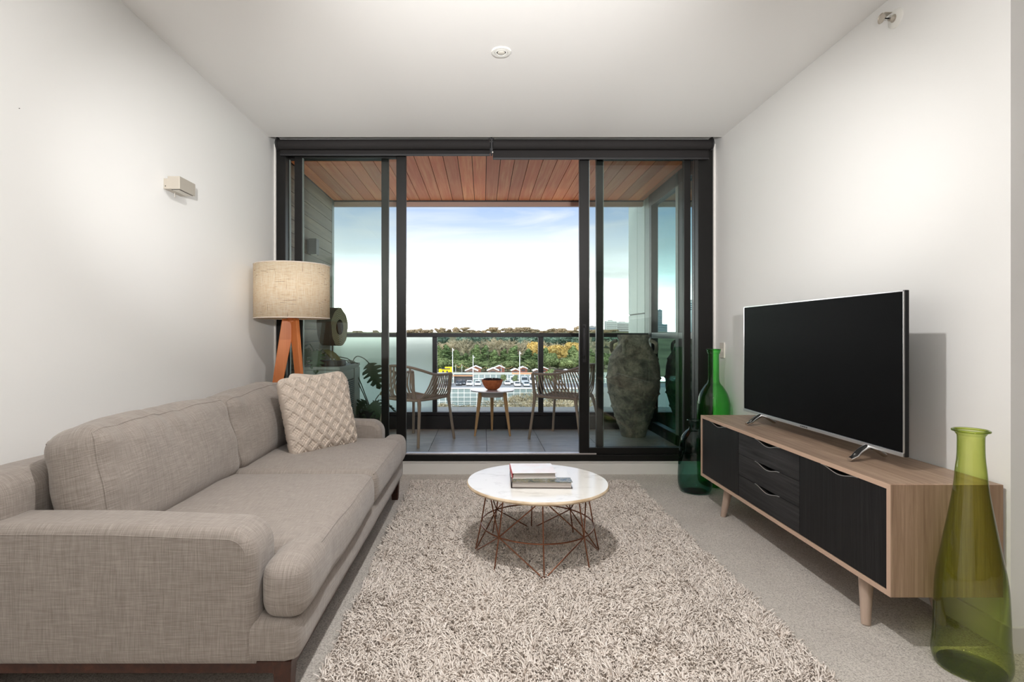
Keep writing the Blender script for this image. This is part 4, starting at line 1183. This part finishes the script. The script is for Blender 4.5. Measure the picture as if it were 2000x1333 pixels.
MB().lathe([(.012, .012), (.028, .010), (.040, .005), (.042, 0)], 40, cap0=False, cap1=False).build('escutcheon', 'white_enamel', t_, True, rot=(0, R(-90), 0))
MB().lathe([(.017, .002), (.017, .013), (.012, .014), (.011, .03)], 24).build('sprinkler_body', 'lamp_nickel', t_, True, rot=(0, R(-90), 0))
for s_ in (-1, 1):
    MB().tube(smooth_path([(-.026, s_ * .010, 0), (-.038, s_ * .014, 0), (-.050, s_ * .008, 0), (-.056, 0, 0)]), .0022, 6).build('frame_arm', 'chrome', t_, True)
MB().tube([(-.028, 0, 0), (-.052, 0, 0)], .0028, 8).build('heat_bulb', 'dark_gap', t_, True)
mb = MB().lathe([(.0, 0), (.02, .002), (.022, .006)], 24, cap0=False, cap1=False)
mb.build('deflector', 'lamp_nickel', t_, True, loc=(-.06, 0, 0), rot=(0, R(-90), 0))
MB().box(-.062, -.030, -.018, .018, .016, .018).build('deflector_hood', 'lamp_nickel', t_)

d0, d1 = 2.735, 2.885
t_ = thing('wall_light', 'small square nickel wall light with open lens below, on the plain wall', 'wall light', (XL, (d0 + d1) / 2, az(365, d0)))
hl = (d1 - d0) / 2; s1 = d0 / F
zt2, zb2 = az(344, d0) - az(365, d0), az(369, d0) - az(365, d0)
MB().box(0, .022, -hl, hl, zb2, zt2 - .012).build('back_plate', 'lamp_nickel', t_, bevel=.001)
MB().box(.020, .083, -hl, hl, zb2, zt2).build('housing', 'lamp_nickel', t_, bevel=.002)
MB().box(.034, .076, -hl + .012, hl - .012, zb2 - .0015, zb2).build('lens_frame', 'dark_gap', t_)
MB().box(.037, .073, -hl + .016, hl - .016, zb2 - .0025, zb2 - .001).build('lens', 'lens_white', t_)
MB().tube([(.010, -hl - .001, -.006 + .01), (.010, -hl + .001, -.006 + .01)], .003, 10).build('screw', 'dark_gap', t_)
MB().tube([(.012, .005, zb2), (.012, .005, zb2 - .022)], .0018, 6).build('pull_tab', 'light_switch_plastic', t_)

d = XR * F / (1412 - CX)
t_ = thing('light_switch', 'cream light switch plate on the wall beside the door', 'switch', (XR, d, az(684.5, d)))
MB().box(-.009, 0, -.036, .036, -.058, .058).build('switch_plate', 'light_switch_plastic', t_, bevel=.002)
MB().box(-.013, -.009, -.008, .008, -.012, .012).build('rocker', 'light_switch_plastic', t_, bevel=.001)

# made-up uplighter added behind the camera to lift the room's brightness
for k, (x, y) in enumerate(((.15, -.35),)):
    t_ = thing('fill_uplighter', ['white fill uplighter added just behind the viewer', 'white fill uplighter added in the wide part of the room beyond the short wall'][k], 'lamp', (x, y, 0), 0, 'added fill uplighters')
    MB().lathe([(.15, 0), (.15, .02), (.02, .03)], 32).build('base', 'white_enamel', t_, True)
    MB().tube([(0, 0, .02), (0, 0, 1.1)], .014, 10).build('pole', 'white_enamel', t_, True)
    MB().lathe([(.02, 1.1), (.16, 1.16), (.24, 1.26), (.236, 1.26), (.155, 1.17), (.02, 1.115)], 40).build('bowl', 'white_enamel', t_, True)
    MB().lathe([(.15, 1.20), (0, 1.2)], 32, cap0=False, cap1=False).build('fill_disc', 'fill_uplight_disc', t_)
    ld = bpy.data.lights.new('fill_uplighter_lamp', 'AREA'); ld.shape = 'DISK'; ld.size = .28; ld.energy = FILL_UPLIGHT_W[k]; ld.spread = R(178); ld.color = FILL_COL
    lo = bpy.data.objects.new('fill_uplighter_lamp', ld); C.objects.link(lo); lo.parent = t_; lo.location = (0, 0, 1.257); lo.rotation_euler = (R(180), 0, 0)

t_ = thing('fill_spot_stand', 'added white fill light with three spot heads behind the viewer', 'lamp', (.12, -.55, 0))  # made-up stand, added to brighten the walls and ceiling by the window
MB().lathe([(.16, 0), (.16, .02), (.02, .035)], 32).build('base', 'white_enamel', t_, True)
MB().tube([(0, 0, .03), (0, 0, 1.62)], .014, 10).build('pole', 'white_enamel', t_, True)
for k, (hx_, hz_, aim, half) in enumerate(((-.14, 1.48, (-1.60, 4.0, 1.95), 16), (0, 1.66, (.1, 4.0, 2.61), 24), (.14, 1.48, (1.80, 4.0, 1.95), 16))):
    src = Vector((hx_, .05, hz_)); dr = (Vector(aim) - (src + Vector((.12, -.55, 0)))).normalized()
    hd_ = MB().tube([src - dr * .10, src - dr * .02, src + dr * .04], [.025, .055, .062], 20).build('fill_spot_head', 'white_enamel', t_, True)
    MB().tube([(0, 0, hz_ - .04), tuple(src - dr * .09)], .008, 8).build('arm', 'white_enamel', t_, True)
    ld = bpy.data.lights.new('fill_spot_lamp', 'SPOT'); ld.energy = FILL_SPOT_W[k]; ld.color = FILL_COL; ld.spot_size = R(2 * half); ld.spot_blend = 1.0; ld.shadow_soft_size = .05
    lo = bpy.data.objects.new('fill_spot_lamp', ld); C.objects.link(lo); lo.parent = t_; lo.location = src + dr * .11; lo.rotation_euler = dr.to_track_quat('-Z', 'Y').to_euler()

# ------------------------------------------------------------------ the view beyond the railing
ZD = -14.0           # car park deck
simple('bounce_ground', lin(176, 172, 162), .9)  # near ground made pale to bounce light up under the balcony ceiling
struct(box('ground', 'bounce_ground', -600, 600, 5, 152, -22.5, -21.5))
struct(box('ground_deck', 'asphalt', -160, 160, 152, 172, -21.5, ZD))
def terrain():
    vs, fs = [], []
    N, Mx = 26, 40
    for j in range(N + 1):
        y = 166 + (1500 - 166) * (j / N) ** 1.7
        for i in range(Mx + 1):
            x = (-1 + 2 * i / Mx) * (260 + y * .8)
            u = min(1, max(0, (y - 200) / 190))
            z = -12.2 + 15.2 * u * u * (3 - 2 * u) + 1.0 * mnoise.noise(Vector((x * .012, y * .012, 3)))
            vs.append((x, y, z))
    for j in range(N):
        for i in range(Mx):
            a = j * (Mx + 1) + i; fs.append((a, a + 1, a + Mx + 2, a + Mx + 1))
    return struct(MB().add(vs, fs).build('ground_hill', 'far_grass', None, True))
terrain()

# trees ---------------------------------------------------
def leaf_cloud(n, blobs, size, seed, flat=.0):
    rg_ = np.random.default_rng(seed); vs, fs = [], []
    w = np.array([b[3] * b[4] * b[5] for b in blobs]) ** (2 / 3); w /= w.sum()
    ids = rg_.choice(len(blobs), n, p=w)
    for i in ids:
        cx_, cy_, cz_, rx, ry, rz_ = blobs[i]
        d_ = rg_.normal(size=3); d_ /= np.linalg.norm(d_)
        rr = .72 + .32 * rg_.random()
        p = np.array([cx_ + d_[0] * rx * rr, cy_ + d_[1] * ry * rr, cz_ + d_[2] * rz_ * rr])
        a = rg_.normal(size=3); a /= np.linalg.norm(a); b = np.cross(a, rg_.normal(size=3)); b /= np.linalg.norm(b)
        s_ = size * (.6 + .8 * rg_.random()); k = len(vs)
        vs += [tuple(p + a * s_), tuple(p + b * s_ * .8), tuple(p - a * s_), tuple(p - b * s_ * .8)]
        fs.append((k, k + 1, k + 2, k + 3))
    return vs, fs
def core(blobs, k_=.86):
    mb = MB()
    for (cx_, cy_, cz_, rx, ry, rz_) in blobs:
        prof = [(math.sin(math.pi * k / 6) * k_, -math.cos(math.pi * k / 6) * k_) for k in range(7)]
        m2 = MB().lathe([(max(.001, r_), z_) for r_, z_ in prof], 10)
        mb.add([(cx_ + x * rx, cy_ + y * ry, cz_ + z_ * rz_) for x, y, z_ in m2.v], m2.f)
    return mb
def crown_mesh(kind, seed, mat):
    rg_ = random.Random(seed)
    if kind == 'conifer':
        bl = [(rg_.uniform(-.3, .3), rg_.uniform(-.3, .3), 1.2 + k * 1.0, 2.3 * (1 - (k / 9.2)) ** .8 + .2, 2.3 * (1 - (k / 9.2)) ** .8 + .2, 1.2) for k in range(9)]
        n, s_ = 900, .34
    elif kind == 'round':
        bl = [(0, 0, 5.2, 2.8, 2.8, 2.4)] + [(rg_.uniform(-2.2, 2.2), rg_.uniform(-1.6, 1.6), rg_.uniform(3.2, 7.2), rg_.uniform(1.2, 1.9), 1.5, rg_.uniform(1.0, 1.5)) for k in range(8)]
        n, s_ = 900, .36
    elif kind == 'umbrella':
        bl = [(rg_.uniform(-3.2, 3.2), rg_.uniform(-2, 2), rg_.uniform(4.2, 7.6), rg_.uniform(1.3, 2.3), 1.8, rg_.uniform(.7, 1.2)) for k in range(9)]
        n, s_ = 1500, .30
    else:
        bl = []
    if bl:
        vs, fs = leaf_cloud(n, bl, s_, seed)
        mb = core(bl, .66 if kind == 'umbrella' else .8); mb.add(vs, fs)
        return mb.mesh('crown', mat)
    # bare tree: fine forked twigs
    mb = MB(); rgn = random.Random(seed)
    def grow(p, d_, L, depth):
        q = p + d_ * L
        w = .05 + .06 * depth
        sd = d_.cross(Vector((rgn.uniform(-1, 1), rgn.uniform(-1, 1), rgn.uniform(-1, 1)))).normalized() * w
        mb.add([p - sd, p + sd, q + sd * .6, q - sd * .6], [(0, 1, 2, 3)])
        if depth <= 0: return
        for k in range(3 if depth > 1 else 4):
            nd = (d_ + Vector((rgn.uniform(-.8, .8), rgn.uniform(-.8, .8), rgn.uniform(-.15, .7)))).normalized()
            grow(q if k else p.lerp(q, .7), nd, L * rgn.uniform(.62, .85), depth - 1)
    for k in range(3): grow(Vector((rgn.uniform(-.4, .4), rgn.uniform(-.4, .4), 1.2)), Vector((rgn.uniform(-.35, .35), rgn.uniform(-.35, .35), 1)).normalized(), 2.3, 4)
    return mb.mesh('crown', mat)
CR = {}
for key, kind, mat, base in (('conifer', 'conifer', 'conifer_green', 10), ('green', 'round', 'broadleaf_green', 30), ('blue', 'round', 'blue_green', 40),
                             ('autumn', 'round', 'autumn_yellow', 50), ('bare', 'bare', 'bare_twig', 70), ('skyline', 'umbrella', 'skyline_foliage', 90), ('shrub', 'bare', 'shrub_twig', 110)):
    CR[key] = [crown_mesh(kind, base + k, mat) for k in range(3)]
trunk_me = MB().tube([(0, 0, -.6), (.05, 0, 2.0), (0, .05, 4.6)], [.28, .2, .09], 7).mesh('trunk', 'trunk_brown', True)
def tree(key, px, ytop, d, wpx, label, group, base_z=None, name='tree', hfull=9.8):
    x = ax(px, d); ztop = az(ytop, d)
    u = min(1, max(0, (d - 200) / 190)); zb = base_z if base_z is not None else (-12.4 + 12.0 * u * u * (3 - 2 * u))
    t_ = thing(name, label, 'tree' if name == 'tree' else 'shrub', (x, d, zb), random.uniform(0, 6.28), group)
    cr = random.choice(CR[key]); co = np.array([v.co for v in cr.vertices])
    sz = (ztop - zb) / np.percentile(co[:, 2], 99.7); sxy = 1.05 * (wpx * d / F) / (np.percentile(co[:, 0], 97) - np.percentile(co[:, 0], 3))
    for nm, me in (('crown', cr), ('trunk', trunk_me)):
        o = bpy.data.objects.new(nm, me); C.objects.link(o); o.parent = t_; o.scale = (sxy, sxy, sz)
    return t_
def row(key, specs, d, fmt, group, step=8.0, **kw):
    for k, (px, yt, w) in enumerate(sorted(specs)):
        tree(key, px, yt, d + (k % 2) * step + random.uniform(-.5, .5), w, fmt % ORD[k], group, **kw)
row('conifer', [(858, 676, 22), (872, 674, 26), (893, 684, 24), (909, 690, 22), (930, 673, 26), (949, 675, 26), (966, 684, 24), (985, 682, 22), (1003, 676, 28), (1030, 682, 26), (1046, 690, 22), (1066, 680, 24), (1120, 676, 28), (1152, 682, 26)], 206,
    '%s dark green conifer from the yellow container, behind the chalets', 'conifers behind the chalets', base_z=-12.0)
row('green', [(862, 700, 26), (884, 703, 28), (905, 704, 26), (1036, 702, 26), (1060, 706, 24), (1074, 690, 26), (1090, 700, 30), (1110, 698, 30), (1128, 684, 30), (1150, 696, 28), (1180, 690, 34), (926, 705, 26), (948, 706, 26), (970, 706, 26), (992, 706, 26), (1014, 706, 26)], 190,
    '%s rounded green tree from the yellow container, low behind the chalets', 'rounded trees behind the chalets', base_z=-12.6)
row('autumn', [(1071, 676, 22), (1082, 680, 22), (1094, 674, 24), (1106, 682, 20), (1121, 669, 26), (1040, 668, 20)], 222,
    '%s yellow autumn tree from the long white mast, on the slope', 'yellow autumn trees', base_z=-11.5)
row('bare', [(858, 666, 26), (876, 663, 30), (896, 661, 30), (914, 664, 28), (934, 662, 30), (955, 664, 28), (976, 660, 30), (998, 662, 30), (1018, 664, 28), (1038, 664, 28), (1060, 666, 28), (1140, 662, 30), (1165, 664, 30), (1195, 664, 30)], 254,
    '%s bare grey tree from the frosted pane, on the slope above the conifers', 'bare trees on the slope', base_z=-9.5)
row('bare', [(866, 668, 30), (888, 668, 30), (908, 666, 30), (946, 668, 30), (968, 666, 30), (990, 668, 30), (1012, 668, 30), (1048, 668, 30), (1086, 668, 30), (1112, 668, 28)], 236,
    '%s lower bare grey tree from the frosted pane, right behind the conifers', 'lower bare trees on the slope', base_z=-10.5)
row('blue', [(860, 655, 26), (905, 656, 26), (982, 655, 30), (1000, 657, 28), (1022, 655, 30), (1045, 657, 26), (1078, 656, 28), (1104, 655, 30), (1130, 657, 28), (1172, 655, 30), (930, 657, 24), (955, 656, 24), (1210, 656, 34), (800, 656, 30), (760, 656, 30)], 280,
    '%s blue-green tree from the air conditioner, just under the handrail line', 'blue-green trees near the hilltop', base_z=-7)
sky_ = [(796, 645, 20), (806, 643, 14), (817, 641, 14), (829, 644, 22), (842, 643, 12), (854, 641, 12), (864, 640, 16), (876, 643, 12), (890, 639, 18), (902, 639, 26), (918, 644, 14), (932, 646, 12), (946, 645, 10), (962, 639, 24), (975, 644, 10), (988, 641, 22), (1002, 640, 22), (1022, 639, 28), (1040, 643, 20), (1058, 647, 16), (1074, 641, 20), (1086, 644, 16), (1099, 641, 16), (1114, 646, 16), (1127, 636, 14), (1180, 646, 20), (1160, 645, 20), (735, 645, 14), (700, 646, 16)]
row('skyline', sky_, 338, '%s brownish spreading tree along the skyline from the air conditioner', 'skyline trees on the hilltop', base_z=-.3)
row('skyline', [(785 + k * 14.3 + random.uniform(-4, 4), random.uniform(643.5, 647.5), 17) for k in range(30)], 378,
    '%s low brownish tree of the far ridge from the air conditioner', 'low trees along the far ridge', base_z=1.2, step=12)
row('shrub', [(870, 786, 40), (900, 790, 44), (930, 792, 40), (962, 780, 46), (1000, 772, 48), (1030, 768, 48), (1058, 764, 48), (1085, 762, 46), (1112, 766, 46), (1140, 764, 50)], 141,
    '%s bare bush from the frosted pane, below the parked vehicles', 'bare bushes below the car park', base_z=-21.5, name='bush')
row('shrub', [(862, 794, 40), (886, 796, 40), (915, 796, 40), (945, 794, 40), (982, 788, 44), (1014, 784, 44), (1044, 780, 44), (1072, 778, 44), (1100, 778, 44), (1130, 780, 44)], 128,
    '%s nearer bare bush from the frosted pane, right above the pale ledge', 'nearer bare bushes above the ledge', base_z=-21.5, name='bush')
for k, (px, yt, w, lab) in enumerate(((1074, 722, 20, 'leafy green tree standing among the parked white vans'), (1087, 730, 14, 'small leafy tree at the end of the parked vans'), (984, 732, 10, 'small green tree beside the terracotta bowl rim, by the car park'), (1056, 734, 12, 'little green tree close to the balustrade post, by the parked vans'), (1006, 733, 9, 'slim green sapling between the white mast and the parked van'))):
    tree('green', px, yt, 161, w, lab, 'trees in the car park', base_z=ZD)

# glazed pavilion behind the car park and the facade under its deck
def grid_wall(t_, x0, x1, y, z0, z1, nx, nz, w, mat_g='far_window'):
    L = (x1 - x0)
    MB().box(x0, x1, y, y + .3, z0, z1).build('glazing', mat_g, t_)
    mb = MB()
    for i in range(nx + 1): mb.box(x0 + L * i / nx - w / 2, x0 + L * i / nx + w / 2, y - .12, y, z0, z1)
    for j in range(nz + 1): mb.box(x0, x1, y - .1, y, z0 + (z1 - z0) * j / nz - w / 2, z0 + (z1 - z0) * j / nz + w / 2)
    g = mb.build('glazing_grid', 'mullion_white', t_); g['kind'] = 'stuff'
zt, zter = -10.7, -12.0
pv = thing('glazed_pavilion', 'long low glazed pavilion with a dark open garage behind the parked cars', 'building', (0, 166, ZD))
h = zt - ZD
xo0, xo1 = ax(886, 166), ax(924, 166)
grid_wall(pv, -40, xo0, 0, .0, h - .6, 22, 2, .22); grid_wall(pv, xo1, 40, 0, 0, h - .6, 24, 2, .22)
MB().box(xo0, xo1, .2, 4, 0, h - .6).build('garage_opening', 'far_dark', pv)
MB().box(xo0 - .3, xo1 + .3, -.4, 0, h - 1.15, h - .85).build('garage_canopy', 'canopy_orange', pv)
MB().box(-40, 40, -.25, .4, h - .6, h).build('parapet', 'far_wall', pv)
MB().box(ax(1000, 166), ax(1048, 166), -.3, -.25, h - .55, h - .05).build('parapet_panel', 'canopy_orange', pv)
MB().box(-40, 40, .4, 18.5, zter - ZD - .5, zter - ZD - .02).build('terrace_slab', 'far_wall', pv)
fc = thing('car_park_facade', 'grey glazed facade with a pale grid below the parked cars', 'building', (0, 151.5, -21.5))
grid_wall(fc, -30, 30, 0, 0, 7.2, 34, 6, .16)
MB().box(-30, 30, -.3, .4, 7.2, 7.5).build('deck_edge', 'mullion_white', fc)

# chalets on the terrace
def chalet(px0, px1, yap, d, mat, label):
    x0, x1 = ax(px0, d), ax(px1, d); zap = az(yap, d) - zter
    t_ = thing('chalet', label, 'hut', ((x0 + x1) / 2, d, zter - .02), 0, 'festival chalets on the terrace')
    hw = (x1 - x0) / 2; ze = zap - hw * .42
    MB().prism([(-hw * .86, 0), (hw * .86, 0), (hw * .86, ze), (0, zap - .12), (-hw * .86, ze)], 1, 0, 3.2).build('hut_wall', mat, t_)
    for s_ in (-1, 1):
        MB().prism([(0, zap), (s_ * hw, ze), (s_ * hw, ze - .24), (0, zap - .24)], 1, -.35, 3.5).build('roof_slope', 'chalet_roof', t_)
    MB().box(-hw * .4, hw * .4, -.05, 0, .7, max(.9, ze - .3)).build('serving_hatch', 'far_dark', t_)
for k, a in enumerate(((908, 934, 718.5, 173, 'chalet_brown'), (951, 975, 718.5, 173, 'chalet_brown'), (998, 1016, 720, 173, 'chalet_red'), (1041, 1056, 721, 173, 'chalet_brown'), (1098, 1118, 722, 173, 'chalet_brown'))):
    chalet(*a, '%s front-row chalet from the yellow container, white gable edges' % ORD[k])
for k, a in enumerate(((917, 941, 714.5, 181, 'chalet_red'), (964, 987, 714, 181, 'chalet_red'), (1013, 1031, 716, 181, 'chalet_red'), (1054, 1071, 717, 181, 'chalet_red'))):
    chalet(*a, '%s back-row reddish chalet from the yellow container' % ORD[k])
d = 176
x0, x1 = ax(857, d), ax(883, d); H = az(717.5, d) - zter
t_ = thing('yellow_container', 'bright yellow container kiosk on the terrace beside the chalets', 'container', ((x0 + x1) / 2, d, zter - .02)); hw = (x1 - x0) / 2
MB().box(-hw, hw, 0, 2.6, 0, H * .72).build('container_body', 'container_yellow', t_)
MB().box(-hw * .1, hw, .6, 2.6, H * .72, H).build('upper_box', 'container_yellow', t_)
MB().box(-hw * .6, hw * .7, -.1, .3, H * .70, H * .82).build('awning', 'far_dark', t_)
for xx in (-.35, .25): MB().box(hw * xx - .25, hw * xx + .25, -.06, 0, .1, H * .5).build('opening', 'far_dark', t_)
for k, (px, yt, yb, d, lab) in enumerate(((884, 680, 728, 170, 'tall white lighting mast beside the yellow container'), (924, 694, 755, 156, 'grey-white lighting mast standing in front of the garage opening'), (1015, 686, 746, 158, 'tall white lighting mast among the parked vans'))):
    zb = az(yb, d); t_ = thing('lighting_mast', lab, 'mast', (ax(px, d), d, zb), 0, 'lighting masts')
    H = az(yt, d) - zb
    MB().tube([(0, 0, 0), (0, 0, H)], [.13, .08], 8).build('pole', 'mast_white', t_, True)
    MB().box(-.1, .5, -.12, .12, H - .75, H - .55).build('lamp_head', 'mast_white', t_)
t_ = thing('festoon_lights', 'sagging string of festoon bulbs above the chalets', 'string lights', (0, 174, zt))
fp_ = [(890, 713), (902, 712), (924, 716), (946, 718), (979, 712), (1000, 717), (1030, 714)]
pts = [at(px, py, 174) - Vector((0, 174, zt)) for px, py in fp_]
cab = MB(); bul = MB()
for i in range(len(pts) - 1):
    seg = []
    for k in range(9):
        u = k / 8; p = pts[i].lerp(pts[i + 1], u); p.z -= .9 * math.sin(math.pi * u); seg.append(p)
        b = MB().lathe([(.001, -.13), (.13, 0), (.001, .13)], 6); bul.add([(x + p.x, y + p.y, z_ + p.z) for x, y, z_ in b.v], b.f)
    cab.tube(seg, .03, 4)
cab.build('cable', 'far_dark', t_); bo = bul.build('bulbs', 'bulb_orange', t_); bo['kind'] = 'stuff'
for i in (0, 1, 4):
    MB().tube([(pts[i].x, 0, zter - zt), tuple(pts[i])], .05, 6).build('support_pole', 'mast_white', t_)

# vehicles
def car(px, d, label, mat, van=False):
    t_ = thing('van' if van else 'car', label, 'van' if van else 'car', (ax(px, d), d, ZD), 0, 'vehicles in the car park')
    W, L = (1.0, 4.9) if van else (.9, 4.3)
    if van:
        MB().prism([(0, .35), (L, .35), (L, 2.25), (1.1, 2.25), (.75, 1.25), (0, 1.0)], 0, -W, W).build('body', mat, t_, bevel=.08)
        MB().prism([(.72, 1.3), (1.06, 2.1), (1.10, 2.1), (.80, 1.3)], 0, -W * .86, W * .86).build('windscreen', 'car_glass', t_).location = (0, -.06, 0)
    else:
        MB().box(-W, W, 0, L, .3, .86).build('body', mat, t_, bevel=.12)
        MB().prism([(.95, .84), (1.55, 1.42), (3.1, 1.42), (3.8, .84)], 0, -W * .86, W * .86).build('cabin', mat, t_, bevel=.06)
        MB().prism([(.98, .92), (1.46, 1.36), (1.50, 1.36), (1.06, .92)], 0, -W * .76, W * .76).build('windscreen', 'car_glass', t_).location = (0, -.06, 0)
        for s_ in (-1, 1):
            MB().box(s_ * W * .62 - .16, s_ * W * .62 + .16, -.03, .02, .55, .70).build('headlamp', 'car_silver', t_)
    for s_ in (-1, 1):
        for yy in (.8, L - .9):
            MB().tube([(s_ * (W - .02), yy, .32), (s_ * (W - .22), yy, .32)], .32, 12).build('wheel', 'tyre', t_, True)
car(874, 157, 'dark parked car nearest the frosted pane', 'car_dark'); car(896, 157, 'dark parked car in the garage opening, nearer the frosted pane', 'car_dark')
car(903, 158.5, 'dark parked car in the garage opening, beside the first white car', 'car_dark')
car(916.5, 156, 'white parked car just before the grey-white mast', 'car_white'); car(933, 156, 'white parked car between the grey-white mast and the bowl', 'car_white')
car(991.5, 158, 'white parked car right beside the terracotta bowl', 'car_white'); car(1004, 161.5, 'white van behind the white car near the tall mast', 'car_white', True)
car(1011, 153.5, 'white parked car at the foot of the tall mast', 'car_white'); car(1025, 161, 'pale silver van beyond the tall mast', 'car_silver', True)
car(1029, 153.5, 'silver parked car in front of the pale van', 'car_silver'); car(1041, 161, 'white van closest to the balustrade post', 'car_white', True)
car(1096, 158, 'white parked car glimpsed behind the slatted chair back', 'car_white')

# distant buildings
def tower(px0, px1, ytop, d, mat, band, label, nb, x_override=None, base=-12):
    x0, x1 = ax(px0, d), ax(px1, d); H = az(ytop, d) - base
    cx_ = (x0 + x1) / 2 if x_override is None else x_override
    t_ = thing('tower_block', label, 'building', (cx_, d, base), 0, 'distant tower blocks'); hw = abs(x1 - x0) / 2
    MB().box(-hw, hw, 0, hw * 1.6, 0, H).build('tower_wall', mat, t_)
    for k in range(nb):
        z_ = H * (.35 + .62 * k / nb); MB().box(-hw * .94, hw * .94, -.25, 0, z_, z_ + H * .62 / nb * .5).build('window_band', band, t_)
    MB().box(-hw * .5, hw * .3, hw * .3, hw, H, H + H * .03).build('roof_plant', 'tower_grey', t_)
tower(1184, 1205, 627, 620, 'tower_pale', 'tower_grey', 'pale distant tower block seen through the door glass, beside the clad wall', 9)
tower(1204.5, 1232, 629.5, 640, 'tower_pale', 'tower_band', 'wide distant block with dark stripes next to the clad wall', 8)
tower(1150, 1166, 637.5, 600, 'tower_grey', 'tower_blue', 'low grey distant block seen in the narrow gap between door stiles', 5)
# city mirrored in the side glass
k_ = lambda px, d: XBR - (d - XBR * F / (px - CX)) * (px - CX) / F
tower(1285, 1294, 606, 1500, 'tower_blue', 'tower_grey', 'slender dark tower mirrored in the balcony side glass', 10, k_(1289, 1500))
tower(1278, 1303, 634, 1450, 'tower_blue', 'tower_grey', 'broad low dark block mirrored in the side glass', 4, k_(1291, 1450))
tower(1349, 1360, 588, 1480, 'tower_pale', 'tower_blue', 'pale high tower mirrored at the edge of the side glass', 12, k_(1352, 1480))
tower(1352, 1366, 607, 1400, 'tower_pale', 'tower_blue', 'pale lower tower mirrored beside the jamb', 9, k_(1360, 1400))
